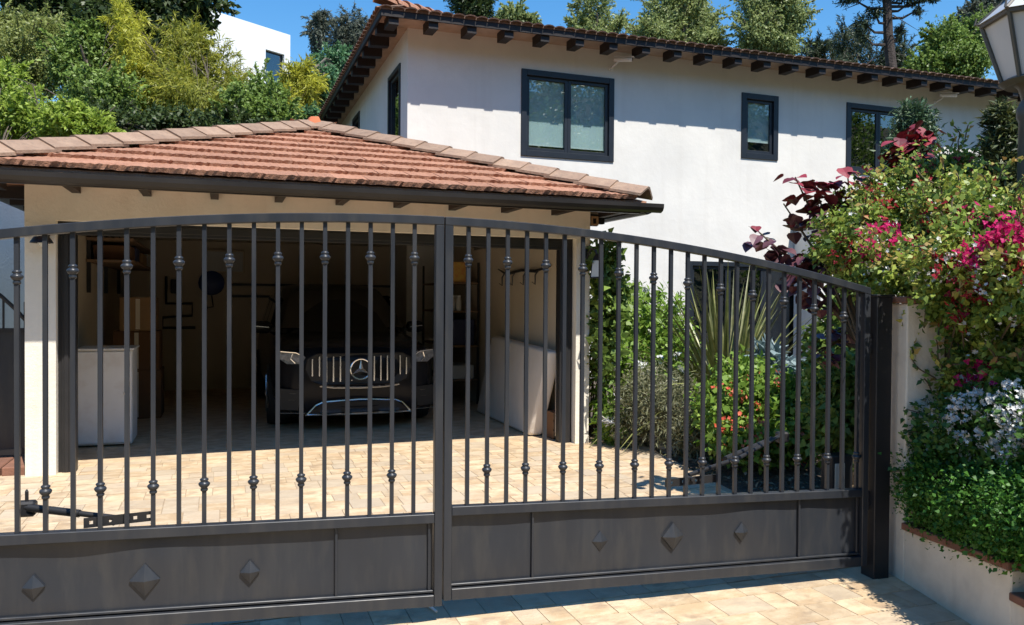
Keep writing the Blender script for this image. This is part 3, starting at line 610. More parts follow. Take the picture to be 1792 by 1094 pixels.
gutter((EX0+.02, EY0+.04, 2.436), (EX0+.02, 13.3, 2.45), (-1, 0, 0)).build('gutter', M['bronze'], garage)
gutter((EX1-.02, EY0+.04, 2.436), (EX1-.02, 13.3, 2.45), (1, 0, 0)).build('gutter', M['bronze'], garage)
rfm = MB().add([(-.035, 0, -.02), (.035, 0, -.02), (.035, .62, -.02), (-.035, .62, -.02), (-.035, 0, .08), (.035, 0, .08), (.035, .62, .10), (-.035, .62, .10)], [(0,3,2,1),(4,5,6,7),(0,1,5,4),(1,2,6,5),(2,3,7,6),(3,0,4,7)]).mesh('rafter_tail'); rfm.materials.append(M['rafter'])
x = -1.75
while x < 4.0:
    new_obj('rafter_tail', rfm, Matrix.Translation((x, EY0+.05, 2.474)), garage); x += .565
for sx, rz in ((EX0+.05, -math.pi/2), (EX1-.05, math.pi/2)):
    y = 8.1
    while y < 13.2:
        new_obj('rafter_tail', rfm, Matrix.Translation((sx, y, 2.425)) @ Matrix.Rotation(rz, 4, 'Z') @ Matrix.Scale(.66, 4, (0, 1, 0)), garage); y += .55
# open sectional door under the ceiling
gd = thing('garage_door', (1.1, 9.2, 2.2), 'raised dark sectional garage door lying open under the ceiling', 'garage door')
for k in range(4):
    MB().box(-1.18, 3.43, 8.12+k*.54, 8.12+k*.54+.53, 2.33, 2.37).build('door_section', M['bronze'], gd, bevel=.006)
    MB().box(-1.0, 3.2, 8.34+k*.54, 8.38+k*.54, 2.29, 2.328).build('strut', M['satin'], gd)
for x0 in (-1.24, 3.47):
    MB().box(x0, x0+.03, 8.12, 11.2, 2.27, 2.33).box(x0, x0+.03, 8.10, 8.118, 0.05, 2.1).build('track', M['satin'], gd)
# square vent at the eave, right end
mv = thing('eave_vent_box', (3.83, 7.86, 2.33), 'small square pale box with hole at garage eave corner', 'vent')
MB().box(3.775, 3.86, 7.90, 7.93, 2.36, 2.47).build('back_plate', M['bronze'], mv)
MB().box(3.775, 3.86, 7.875, 7.899, 2.365, 2.385).box(3.775, 3.86, 7.875, 7.899, 2.445, 2.465).box(3.775, 3.795, 7.875, 7.899, 2.385, 2.445).box(3.84, 3.86, 7.875, 7.899, 2.385, 2.445).build('frame', M['card'], mv)

# ------------------------------------------------------------------ house
HX0, HX1, HY, HB = 2.966, 17.6, 13.4, 24.5
hz = lambda x: 6.06+.0098*(x-2.4)
house = thing('house', (10, 17, 0), 'two storey white stucco house with dark eaves behind the garage', 'house')
WIN = [(5.02, 6.865, 4.125, 5.672, 2), (9.68, 10.56, 4.395, 5.69, 1), (12.285, 14.05, 4.25, 5.73, 2)]
LOW = (8.5, 11.2, .05, 2.33)
holes = [w_[:4] for w_ in WIN]+[LOW]
hw = wall_holes(HX0, HX1, -.1, 6.25, holes, HY, HY+.16)
hw.build('front_wall', M['stucco_white'], house)
SW = [(13.95, 15.02, 4.15, 5.705), (18.35, 19.35, 4.35, 5.83)]
sw = wall_holes(HY+.16, HB, -.1, 6.25, SW, 0, .16); sw.v = [(HX0+y, x, z) for x, y, z in sw.v]; sw.build('side_wall', M['stucco_white'], house)
MB().box(HX1-.16, HX1-.001, HY+.161, HB, -.1, 6.24).box(HX0+.161, HX1-.161, HB-.16, HB, -.1, 6.24).build('rear_wall', M['stucco_white'], house)
MB().box(HX0+.161, HX1-.161, HY+.5, HY+.55, 0, 6.2).box(HX0+.5, HX0+.55, HY+.56, HB-.2, 0, 6.2).build('room_backing', M['dark'], house)  # near-black sheets behind the glass, coloured to stand in for unlit rooms
def window(x0, x1, z0, z1, n, T=None, blind=True, gl='glass', fw_=.105):
    fr = MB(T)
    for a, b, c, d in ((x0, x0+fw_, z0, z1), (x1-fw_, x1, z0, z1), (x0+fw_, x1-fw_, z0, z0+fw_), (x0+fw_, x1-fw_, z1-fw_, z1)):
        fr.box(a+.002 if a == x0 else a, b-.002 if b == x1 else b, HY-.025, HY+.10, c+.002 if c == z0 else c, d-.002 if d == z1 else d)
    o = fr.build('window', M['winframe'], house, bevel=.004)
    ix0, ix1, iz0, iz1 = x0+fw_, x1-fw_, z0+fw_, z1-fw_; sw_ = (ix1-ix0)/n
    for k in range(n):
        a, b = ix0+k*sw_+.001, ix0+(k+1)*sw_-.001; s = .062; sb = MB(T)
        for p, q, c, d in ((a, a+s, iz0, iz1), (b-s, b, iz0, iz1), (a+s, b-s, iz0, iz0+s), (a+s, b-s, iz1-s, iz1)): sb.box(p, q, HY+.022, HY+.07, c+.001, d-.001)
        sb.build('sash', M['winframe'], o, bevel=.004)
        MB(T).box(a+s, b-s, HY+.044, HY+.050, iz0+s, iz1-s).build('pane', M[gl], o)
        if blind:
            MB(T).box(a+s*.5, b-s*.5, HY+.075, HY+.078, iz0+s+(.2 if n == 1 else .07), iz1-s).build('blind', M['blind'], o)
            MB(T).box(a+s*.5, b-s*.5, HY+.072, HY+.09, iz0+s+(.17 if n == 1 else .045), iz0+s+(.199 if n == 1 else .069)).build('blind_rail', M['white'], o)
    return o
window(*WIN[0]); window(*WIN[1], fw_=.115); window(*WIN[2], blind=False, gl='glassdark')
window(*LOW, 3, blind=False, gl='glassdark', fw_=.09)
Tside = Matrix(((0, 1, 0, HX0-HY), (1, 0, 0, 0), (0, 0, 1, 0), (0, 0, 0, 1)))
for s_ in SW: window(*s_, 1, T=Tside, blind=False, gl='glassdark', fw_=.08)
# roof: low hip, boarded eave, barrel tiles
OV = .68
rx0, rx1, ry0, ry1 = HX0-.60, HX1+.6, HY-OV, HB+.6
h = MB(); run = (ry1-ry0)/2; rise = run*math.tan(R(14.5))
e0 = [(rx0, ry0, hz(rx0)+.10), (rx1, ry0, hz(rx1)+.10), (rx1, ry1, hz(rx1)+.10), (rx0, ry1, hz(rx0)+.10)]
e1 = [(x, y, z+.05) for x, y, z in e0]
rdg = [(rx0+run, ry0+run, hz(rx0)+.15+rise), (rx1-run, ry0+run, hz(rx1)+.15+rise)]
h.add(e0+e1+rdg, [(3,2,1,0),(0,1,5,4),(1,2,6,5),(2,3,7,6),(3,0,4,7),(4,5,9,8),(5,6,9),(6,7,8,9),(7,4,8)])
hroof = h.build('roof', M['hbarrel'], house)
fb = MB(); fb.hexa([(rx0+.02, ry0+.012, hz(rx0)-.0), (rx1, ry0+.012, hz(rx1)-.0), (rx1, ry0+.05, hz(rx1)-.0), (rx0+.02, ry0+.05, hz(rx0)-.0), (rx0+.02, ry0+.012, hz(rx0)+.099), (rx1, ry0+.012, hz(rx1)+.099), (rx1, ry0+.05, hz(rx1)+.099), (rx0+.02, ry0+.05, hz(rx0)+.099)])
fb.build('fascia', M['rafter'], house)
MB().box(rx0+.012, rx0+.05, ry0+.051, ry1, hz(rx0), hz(rx0)+.099).build('fascia', M['rafter'], house)
rt_m = MB().add([(-.08,0,-.02),(.08,0,-.02),(.08,.40,.0),(-.08,.40,.0),(-.08,0,.16),(.08,0,.16),(.08,.40,.16),(-.08,.40,.16)], [(0,3,2,1),(4,5,6,7),(0,1,5,4),(1,2,6,5),(2,3,7,6),(3,0,4,7)]).mesh('rafter_tail'); rt_m.materials.append(M['rafter'])
x = 2.60
while x < HX1+.5:
    new_obj('rafter_tail', rt_m, Matrix.Translation((x, ry0+.055, hz(x)-.085)), house); x += .655
y = HY-.02
while y < HB:
    new_obj('rafter_tail', rt_m, Matrix.Translation((rx0+.055, y, hz(rx0)-.085)) @ Matrix.Rotation(-math.pi/2, 4, 'Z') @ Matrix.Scale(.85, 4, (0, 1, 0)), house); y += .655
MB().hexa([(rx0+.06, ry0+.051, hz(rx0)+.075), (rx1-.06, ry0+.051, hz(rx1)+.075), (rx1-.06, HY+.02, hz(rx1)+.075), (rx0+.06, HY+.02, hz(rx0)+.075), (rx0+.06, ry0+.051, hz(rx0)+.095), (rx1-.06, ry0+.051, hz(rx1)+.095), (rx1-.06, HY+.02, hz(rx1)+.095), (rx0+.06, HY+.02, hz(rx0)+.095)]).build('soffit', M['soffit'], house)
MB().box(rx0+.06, HX0+.02, HY+.021, ry1-.1, hz(rx0)+.075, hz(rx0)+.095).build('soffit', M['soffit'], house)
brl = cap_mesh('roof_tile', .46, .19, .16, .038, M['hbarrel'])
x = rx0+.10; rg = random.Random(2)
while x < rx1:
    new_obj('roof_tile', brl, Matrix.Translation((x, ry0-.045+rg.uniform(-.012, .012), hz(x)+.098)) @ Matrix.Rotation(R(14.5), 4, 'X'), hroof); x += .2
y = ry0+.12
while y < ry1-1:
    new_obj('roof_tile', brl, Matrix.Translation((rx0-.04, y, hz(rx0)+.098)) @ Matrix.Rotation(-math.pi/2, 4, 'Z') @ Matrix.Rotation(R(14.5), 4, 'X'), hroof); y += .2
hcap = cap_mesh('ridge_tile', .45, .27, .2, .12, M['tile'])
along((rx0, ry0, hz(rx0)+.16), rdg[0], .36, hcap, hroof, seed=5, lift=.03)
along(rdg[0], rdg[1], .36, hcap, hroof, seed=6, lift=.02)
# roof vents
rv = thing('roof_vent', (13.8, 15.3, 6.75), 'low round metal vent cap on the house roof', 'roof vent')
MB().lathe([(.17, 0), (.17, .30)], (13.8, 15.3, 6.72), 14).build('pipe', M['stone'], rv, smooth=True)
MB().lathe([(.26, .30), (.27, .36), (.2, .44), (.05, .48)], (13.8, 15.3, 6.72), 14).build('cap', M['stone'], rv, smooth=True)
# stucco pier with clay tile cap beside the front wall
pier = thing('garden_pier', (11.2, 12.7, 0), 'white stucco pier topped with one curved clay tile', 'pier')
MB().box(10.98, 12.3, 12.6, 13.38, 0, 2.98).build('shaft', M['stucco_white'], pier, bevel=.01)
for k in range(3):
    t_ = cap_mesh('roof_tile', .98, .46, .40, .10, M['ridge']); new_obj('roof_tile', t_, Matrix.Translation((11.12+k*.42, 12.45, 3.0)) @ Matrix.Rotation(R(9), 4, 'X'), pier)
# security cameras
def seccam(x, z, label, flip):
    t = thing('security_camera', (x, HY-.01, z), label, 'camera', 'security cameras under the eaves')
    MB().lathe([(.05, 0), (.05, -.02)], (x, HY-.001, z-.10), 12, 'y').build('mount', M['cambody'], t, smooth=True)
    MB().tube([(x, HY-.02, z-.10), (x+.02*flip, HY-.14, z-.06), (x+.07*flip, HY-.18, z-.0)], .018, 8).build('arm', M['cambody'], t, smooth=True)
    a = Vector((x+.0*flip, HY-.12, z+.03)); b = Vector((x+.26*flip, HY-.34, z-.0)); d = (b-a)
    MB().tube([a, a+d*.03, a+d*.97, b], [.03, .042, .042, .036], 12).build('body', M['cambody'], t, smooth=True)
    MB().tube([b, b+d*.02], [.032, .030], 12).build('lens', M['carglass'], t)
    MB().beam(a+Vector((0, 0, .048)), b+d*.1+Vector((0, 0, .044)), .095, .006).build('visor', M['cambody'], t)
seccam(6.80, 5.96, 'white bullet security camera above the large two-pane window', 1)
seccam(14.72, 6.05, 'white bullet security camera under eaves near the lamp post', 1)
# ------------------------------------------------------------------ driveway gate (two arched leaves)
DL = R(2.8)
TG = Matrix(((math.cos(DL), math.sin(DL), 0, 1.044), (-math.sin(DL), math.cos(DL), 0, 3.869), (0, 0, 1, 0), (0, 0, 0, 1)))   # columns: along the gate, through it, up
ztop = lambda s: 1.962-.0424*(s+.2)**2
kn = MB().lathe([(.010, -.034), (.016, -.030), (.017, -.022), (.013, -.017), (.0205, -.010), (.0255, -.002), (.0255, .004), (.020, .010), (.014, .013), (.019, .018), (.019, .024), (.010, .030)], n=12).mesh('collar', smooth=True)
kn.materials.append(M['gate'])
pk = MB().box(-.0095, .0095, -.0095, .0095, 0, 1).mesh('picket'); pk.materials.append(M['gate'])
def pyramid(w_, h_, d=.022):
    m = MB().add([(-w_/2, 0, 0), (0, 0, -h_/2), (w_/2, 0, 0), (0, 0, h_/2), (0, -d, 0), (-w_/2, .024, 0), (0, .024, -h_/2), (w_/2, .024, 0), (0, .024, h_/2)],
                 [(0,1,4),(1,2,4),(2,3,4),(3,0,4),(0,5,6,1),(1,6,7,2),(2,7,8,3),(3,8,5,0),(5,8,7,6)]).mesh('diamond_stud'); m.materials.append(M['gate']); return m
dia_b, dia_s = pyramid(.128, .150, .026), pyramid(.088, .108, .02)
def strip(T, s0, s1, za, zb, n0, n1, seg=1):
    """rail between two height lines za(s) (bottom) and zb(s) (top)"""
    m = MB(T); n = seg
    for i in range(n+1):
        s = s0+(s1-s0)*i/n; m.v += [(s, n0, za(s)), (s, n1, za(s)), (s, n1, zb(s)), (s, n0, zb(s))]
    for i in range(n):
        a = 4*i; m.f += [(a+k, a+(k+1) % 4, a+4+(k+1) % 4, a+4+k) for k in range(4)]
    m.f += [(3, 2, 1, 0), tuple(4*n+k for k in range(4))]
    return m
def leaf(label, s0, s1, left):
    mid = (lambda s: .484-.0242*(s+.055)) if left else (lambda s: .515-.0285*s)
    midb = (lambda s: mid(s)-.046)
    bot = (lambda s: .078-.0365*(s+.055)) if left else (lambda s: .101-.0233*s)
    botb = (lambda s: bot(s)-.056)
    base = TG @ Vector(((s0+s1)/2, 0, -.0))
    t = thing('driveway_gate', base, label, 'gate', 'two leaves of the arched driveway gate')
    strip(TG, s0, s1, lambda s: ztop(s)-.041, ztop, -.026, .026, 30).build('top_rail', M['gate'], t, bevel=.0025)
    inn = (s0+.044, s1-.002) if left else (s0+.002, s1-.044)
    a0, a1 = (s0, s1-.044) if left else (s0+.044, s1)
    i0, i1 = s0+.042, s1-.042
    strip(TG, i0, i1, midb, mid, -.0255, .0255).build('middle_rail', M['gate'], t, bevel=.0025)
    strip(TG, i0, i1, botb, bot, -.0255, .0255).build('bottom_rail', M['gate'], t, bevel=.0025)
    for q in (s0, s1-.041):
        strip(TG, q, q+.041, botb, lambda s: ztop(s)-.0412, -.025, .025).build('stile', M['gate'], t, bevel=.003)
    strip(TG, i0, i1, lambda s: bot(s)+.008, lambda s: bot(s)+.020, -.008, .009).build('moulding', M['gate'], t, bevel=.002)
    # sheet panels with a little oil-canning, divided by flat bars
    divs = [s0+.042]+([-2.106, -.521] if left else [.479, 2.108])+[s1-.042]
    rg = np.random.default_rng(3 if left else 8)
    for k in range(3):
        p, q = divs[k]+.0005, divs[k+1]-.0005; nx, nz = max(6, int((q-p)/.07)), 7; m = MB(TG); ph = rg.random(6)*6
        for j in range(nz+1):
            for i in range(nx+1):
                s = p+(q-p)*i/nx; z0, z1 = bot(s)+.0005, midb(s)-.0005; z = z0+(z1-z0)*j/nz
                wv = .007*math.sin(s*6.3+ph[0])*math.sin(z*9+ph[1])+.004*math.sin(s*11+ph[2]+z*7)
                ed = min(1, 5*j/nz, 5*(nz-j)/nz, 3*i/nx+.2, 3*(nx-i)/nx+.2); m.v.append((s, .011+wv*ed, z))
        for j in range(nz):
            for i in range(nx): a = j*(nx+1)+i; m.f.append((a, a+1, a+nx+2, a+nx+1))
        b = len(m.v); m.v += [(x, y+.003, z) for x, y, z in m.v]; m.f += [tuple(b+i for i in reversed(f)) for f in m.f]
        m.build('panel', M['gate'], t, smooth=True)
    for d_ in divs[1:3]:
        strip(TG, d_-.006, d_+.006, lambda s: bot(s)+.021, lambda s: midb(s)-.001, -.006, .010).build('divider_bar', M['gate'], t, bevel=.002)
    e_ = s1-.070 if left else s1-.066
    strip(TG, e_, e_+.012, lambda s: bot(s)+.021, lambda s: midb(s)-.001, -.006, .010).build('divider_bar', M['gate'], t, bevel=.002)
    for s, z, big in ([(-1.811, .287, 0), (-1.367, .275, 1), (-.916, .270, 0)] if left else [(.859, .268, 0), (1.294, .258, 1), (1.727, .248, 0)]):
        new_obj('diamond_stud', dia_b if big else dia_s, TG @ Matrix.Translation((s, -.001, z)), t)
    n, st, sp = (23, -.147, -.10769) if left else (24, .1265, .10336)
    for k in range(n):
        s = st+sp*k; z0, z1 = mid(s)-.002, ztop(s)-.041+.002
        tw = Matrix.Rotation(random.Random(k*7+left).uniform(-.04, .04), 4, 'Z')
        o = new_obj('picket', pk, TG @ Matrix.Translation((s, 0, z0)) @ tw @ Matrix.Diagonal((1, 1, z1-z0, 1)), t)
        upper = (k % 2 == 0)
        zk = ztop(s)-.041-.168 if upper else ((.684-.0115*(s+.2)) if left else (.690-.0222*s))
        new_obj('collar', kn, TG @ Matrix.Translation((s, 0, zk)), o)
    return t
leaf('left gate leaf of charcoal iron with pickets above a panelled base', -2.60, -.003, True)
leaf('right gate leaf of charcoal iron with pickets above a panelled base', .003, 2.572, False)
def gpost(s, label, top):
    p = thing('gate_post', TG @ Vector((s, 0, -.12)), label, 'gate post', 'gate hinge posts')
    MB(TG).box(s-.056, s+.056, -.05, .06, -.14, top).build('post', M['black'], p, bevel=.004)
    MB(TG).box(s-.063, s+.063, -.057, .067, top, top+.012).build('cap', M['black'], p, bevel=.003)
    for z in (.32, 1.25):
        sg = -1 if s > 0 else 1
        MB(TG).lathe([(.017, 0), (.017, .11)], (s+sg*.078, -.01, z), 10).build('hinge', M['black'], p, smooth=True)
        MB(TG).box(min(s+sg*.078, s+sg*.05), max(s+sg*.078, s+sg*.05), -.02, .0, z+.02, z+.09).build('hinge_plate', M['black'], p)
gpost(2.652, 'black square steel post between gate and planted wall', 1.585)
gpost(-2.69, 'black square steel post at the outer end of the left gate leaf', 1.60)
# gate opener arms, behind the leaves
def opener(pts, br, label, hole_s, body):
    t = thing('gate_opener', TG @ Vector((br[0][0], .1, br[0][1]-.05)), label, 'gate opener', 'swing gate opener arms')
    MB(TG).tube(pts, .013, 10).build('arm', M['black'], t, smooth=True)
    MB(TG).tube([Vector(pts[0]).lerp(Vector(pts[-1]), .1), Vector(pts[0]).lerp(Vector(pts[-1]), .62)], .018, 12).build('sleeve', M['black'], t, smooth=True)
    (a, za), (b, zb) = br
    m = MB(TG); y = .028
    # bracket bar with bolt holes: built as short pieces around the holes
    hs = hole_s; edges = [a]+[v for q in hs for v in (q-.008, q+.008)]+[b]
    zz = lambda s: za+(zb-za)*(s-a)/(b-a)
    for k in range(0, len(edges)-1):
        p, q = edges[k], edges[k+1]
        if k % 2 == 0: m.hexa([(p, y, zz(p)-.022), (q, y, zz(q)-.022), (q, y+.008, zz(q)-.022), (p, y+.008, zz(p)-.022), (p, y, zz(p)+.022), (q, y, zz(q)+.022), (q, y+.008, zz(q)+.022), (p, y+.008, zz(p)+.022)])
        else:
            for c, d in ((-.022, -.008), (.008, .022)): m.hexa([(p, y, zz(p)+c), (q, y, zz(q)+c), (q, y+.008, zz(q)+c), (p, y+.008, zz(p)+c), (p, y, zz(p)+d), (q, y, zz(q)+d), (q, y+.008, zz(q)+d), (p, y+.008, zz(p)+d)])
    m.build('bracket', M['black'], t)
    x, y, z = body
    MB(TG).box(x-.04, x+.04, y-.03, y+.03, z-.038, z+.032).build('motor_housing', M['black'], t, bevel=.01)
    MB(TG).lathe([(.008, .03), (.008, .075), (.003, .085)], (x, y, z), 8).build('pin', M['black'], t)
    e = Vector(pts[-1]); MB(TG).tube([e, e+Vector((0, -.09, 0))], .012, 8).build('joint', M['black'], t)
opener([(-1.93, .25, .585), (-1.5, .12, .535)], [(-1.62, .543), (-1.335, .556)], 'black opener arm bolted behind the left gate leaf', [-1.59, -1.51, -1.41, -1.355], (-1.90, .26, .575))
opener([(2.42, .62, .66), (1.9, .30, .60), (1.42, .10, .56)], [(1.26, .545), (1.60, .555)], 'black opener arm bolted behind the right gate leaf', [1.30, 1.37, 1.45], (2.45, .64, .65))
cb = thing('control_box', (4.62, 5.05, -.05), 'small beige faced control box on the ground beside the gate post', 'control box')
MB().box(4.52, 4.72, 5.02, 5.16, -.08, .34).build('case', M['black'], cb, bevel=.008)
MB().box(4.535, 4.63, 5.012, 5.0195, .03, .28).build('face_plate', M['stucco_wall'], cb, bevel=.002)
# thin white stake on the ground under the middle of the gate
st = MB().tube([(1.005, 4.16, gz(1, 4.1)+.012), (1.02, 4.06, gz(1, 4.06)+.016), (1.045, 3.97, gz(1, 3.97)+.010)], [.006, .008, .006], 6).build('white_stick', M['white'])
tag(st, 'thin white bent stick lying on pavers under the gate centre', 'stick')

# ------------------------------------------------------------------ planter wall on the right
aW = Vector((3.829, 3.804, -.11)); dW = Vector((-.254, -.967, 0)); nW = Vector((.967, -.254, 0))   # along towards the street, and into the planter
TW = Matrix(((dW.x, nW.x, 0, aW.x), (dW.y, nW.y, 0, aW.y), (0, 0, 1, 0), (0, 0, 0, 1)))
pw = thing('planter_wall', TW @ Vector((.5, .1, -.14)), 'stepped cream stucco planter wall with brick coping beside the gate', 'wall')
MB(TW).box(-.03, .20, .0, .24, -.3, 1.545).build('pilaster', M['stucco_wall'], pw, bevel=.008, seg=2)
MB().box(4.02, 7.5, 3.60, 3.80, -.3, 1.54).build('back_wall', M['stucco_wall'], pw)
lw = MB(TW).add([(.201, .002, -.32), (1.08, .002, -.32), (1.08, .2, -.32), (.201, .2, -.32), (.201, .002, .215), (1.08, .002, .27), (1.08, .2, .27), (.201, .2, .215)], [(0,3,2,1),(4,5,6,7),(0,1,5,4),(1,2,6,5),(2,3,7,6),(3,0,4,7)])
lw.build('low_wall', M['stucco_wall'], pw, bevel=.006)
MB(TW).box(1.081, 3.2, .002, .2, -.32, .13).build('low_wall', M['stucco_wall'], pw, bevel=.006)
rgb = random.Random(5)
def coping(s0, s1, z0, z1, y0, y1, ht=.042, l=.21):
    s = s0
    while s < s1-.02:
        e = min(s+l, s1); za = z0+(z1-z0)*(s-s0)/(s1-s0); zb = z0+(z1-z0)*(e-s0)/(s1-s0); o = rgb.uniform(-.004, .004); p, q = s+.004, e-.004
        MB(TW).hexa([(p, y0+o, za), (q, y0+o, zb), (q, y1+o, zb), (p, y1+o, za), (p, y0+o, za+ht), (q, y0+o, zb+ht), (q, y1+o, zb+ht), (p, y1+o, za+ht)]).build('brick', M['brick'], pw, bevel=.008, seg=2)
        s = e
coping(.195, 1.09, .217, .272, -.022, .22); coping(1.085, 3.2, .132, .15, -.022, .22)
coping(-.05, .22, 1.547, 1.547, -.02, .27, .04, .135)
for k in range(12):
    MB().box(4.05+k*.23, 4.27+k*.23, 3.575, 3.825, 1.542, 1.582).build('brick', M['brick'], pw, bevel=.008, seg=2)
pso = MB(TW).add([(.2, .201, .17), (3.2, .201, .1), (3.2, 3.5, .1), (.2, 1.4, .17), (.2, .201, -.3), (3.2, .201, -.3), (3.2, 3.5, -.3), (.2, 1.4, -.3)], [(0,1,2,3),(4,7,6,5),(0,4,5,1),(1,5,6,2),(2,6,7,3),(3,7,4,0)])
tag(pso.build('planter_soil', M['soil']), kind='structure')
# street lantern on its post
LX, LY = 4.92, 3.70
TL = Matrix.Translation((LX, LY, 1.55)) @ Matrix.Scale(1.378, 4) @ Matrix.Translation((-LX, -LY, -1.55))
lp = thing('street_lantern', (LX, LY, 1.58), 'large old style lantern with frosted panes on a dark post', 'lamp post')
MB(TL).lathe([(.085, 1.475), (.085, 1.55), (.078, 1.60), (.075, 1.8), (.070, 2.30), (.08, 2.32), (.08, 2.36), (.06, 2.40), (.075, 2.46), (.10, 2.48)], (LX, LY, .1), 16).build('post', M['lampmetal'], lp, smooth=True)
def hexring(rr, z, rot=R(8)): return [(LX+rr*math.cos(rot+k*math.pi/3), LY+rr*math.sin(rot+k*math.pi/3), z) for k in range(6)]
b0, b1 = hexring(.135, 2.585), hexring(.225, 2.875)
m = MB(TL); m.tube([(p[0], p[1], p[2]) for p in (b0[0], b0[1])], .014, 6)
fr = MB(TL)
for k in range(6):
    fr.tube([b0[k], b1[k]], .011, 6); fr.tube([b0[k], b0[(k+1) % 6]], .012, 6); fr.tube([b1[k], b1[(k+1) % 6]], .013, 6)
    c = Vector(b1[k]); d = Vector((c.x-LX, c.y-LY, 0)).normalized(); fr.tube([c, c+d*.012+Vector((0, 0, .02)), c+d*.03+Vector((0, 0, .01)), c+d*.022+Vector((0, 0, .045))], [.008, .008, .006, .004], 6)
fr.build('cage', M['lampmetal'], lp, smooth=True)
for k in range(6):
    q = [Vector(b0[k]), Vector(b0[(k+1) % 6]), Vector(b1[(k+1) % 6]), Vector(b1[k])]; c0 = Vector((LX, LY, 2.73)); q = [p+(c0-p)*.04 for p in q]; q2 = [p+(c0-p)*.05 for p in q]
    MB(TL).hexa(q+q2).build('pane', M['lampglass'], lp)
MB(TL).lathe([(.10, 2.575), (.13, 2.565), (.155, 2.585), (.13, 2.60)], (LX, LY, 0), 18).build('base_ring', M['lampmetal'], lp, smooth=True)
rf = MB(TL); h0, h1, h2 = hexring(.245, 2.885), hexring(.10, 3.01), hexring(.085, 3.06)
rf.add(h0+h1+h2, [(k, (k+1) % 6, 6+(k+1) % 6, 6+k) for k in range(6)]+[(6+k, 6+(k+1) % 6, 12+(k+1) % 6, 12+k) for k in range(6)]+[tuple(range(12, 18)), tuple(reversed(range(6)))])
rf.build('roof', M['lampglass'], lp)
rr_ = MB(TL)
for k in range(6): rr_.tube([h0[k], h1[k]], .009, 6)
rr_.lathe([(.10, 3.0), (.11, 3.05), (.075, 3.08), (.06, 3.12), (.02, 3.2), (.03, 3.23), (.004, 3.28)], (LX, LY, 0), 14).build('finial', M['lampmetal'], lp, smooth=True)

# ------------------------------------------------------------------ left of the garage: side wall, iron side gate, lamps
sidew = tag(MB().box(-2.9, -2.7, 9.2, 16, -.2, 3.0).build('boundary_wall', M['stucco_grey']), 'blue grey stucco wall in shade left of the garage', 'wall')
sg = thing('side_gate', (-2.15, 8.45, 0), 'narrow dark iron side gate with arched top left of garage', 'gate')
arc = lambda x: 1.72-.55*(x+2.2)**2-(.25*(x+2.2) if x > -2.2 else 0)
pts = [(-2.68+i*.10, 8.45, 1.78-.95*max(0, (-2.68+i*.1)+2.25)**2-.10*abs(i-4)/4) for i in range(11)]
MB().tube(pts, .018, 8).build('top_rail', M['black'], sg, smooth=True)
MB().box(-2.70, -1.66, 8.43, 8.47, 1.22, 1.26).build('rail', M['black'], sg); MB().box(-2.70, -1.66, 8.43, 8.47, .10, .15).build('rail', M['black'], sg)
MB().box(-2.66, -1.70, 8.445, 8.455, .15, 1.22).build('panel', M['gate'], sg)
for x in (-2.70, -1.70): MB().box(x, x+.04, 8.43, 8.47, .05, 1.74 if x < -2 else 1.5).build('stile', M['black'], sg)
for k in range(9):
    x = -2.6+k*.105; z1 = np.interp(x, [p[0] for p in pts], [p[2] for p in pts]); o = MB().box(x-.008, x+.008, 8.442, 8.458, 1.26, z1).build('picket', M['black'], sg)
stp = thing('brick_step', (-2.2, 8.2, 0), 'low brick step at the foot of the side gate', 'step')
for k in range(6):
    MB().box(-2.75+k*.195, -2.565+k*.195, 7.95, 8.6, -.02, .075).build('brick', M['brick'], stp, bevel=.008)
# wall lamps
wl = thing('wall_lamp', (-1.43, 7.86, 2.0), 'small black dome wall lamp on left garage pier', 'wall lamp', 'wall lamps beside the garage opening')
MB().lathe([(.045, 0), (.045, -.015)], (-1.43, 7.869, 2.09), 12, 'y').build('back_plate', M['black'], wl)
MB().tube([(-1.43, 7.855, 2.09), (-1.43, 7.79, 2.11), (-1.43, 7.75, 2.07)], .012, 8).build('arm', M['black'], wl, smooth=True)
MB().lathe([(.02, .03), (.05, .02), (.085, -.03), (.09, -.045), (.075, -.045), (.03, .0)], (-1.43, 7.75, 2.05), 16).build('shade', M['black'], wl, smooth=True)
MB().lathe([(.02, -.02), (.032, -.045), (.02, -.07), (.004, -.075)], (-1.43, 7.75, 2.05), 12).build('bulb', M['lampglass_small'], wl, smooth=True)
w2 = thing('wall_lamp', (3.70, 7.86, 1.9), 'black scroll arm lantern with tapered glass on right garage pier', 'wall lamp', 'wall lamps beside the garage opening')
MB().box(3.675, 3.725, 7.855, 7.869, 1.86, 2.12).build('back_plate', M['black'], w2)
MB().tube([(3.70, 7.853, 1.95), (3.70, 7.80, 2.03), (3.71, 7.74, 2.10), (3.73, 7.68, 2.09), (3.74, 7.67, 2.04)], .011, 8).build('arm', M['black'], w2, smooth=True)
LQ = (3.75, 7.67)
MB().lathe([(.008, 2.05), (.03, 2.03), (.06, 1.985), (.062, 1.975)], (*LQ, 0), 4).build('roof', M['black'], w2)
MB().lathe([(.054, 1.974), (.076, 1.80)], (*LQ, 0), 4).build('glass', M['lampglass_small'], w2)
fr = MB()
for k in range(4):
    t = k*math.pi/2; fr.tube([(LQ[0]+.056*math.cos(t), LQ[1]+.056*math.sin(t), 1.975), (LQ[0]+.079*math.cos(t), LQ[1]+.079*math.sin(t), 1.795)], .005, 5)
fr.lathe([(.082, 1.785), (.082, 1.80)], (*LQ, 0), 4).build('cage', M['black'], w2)

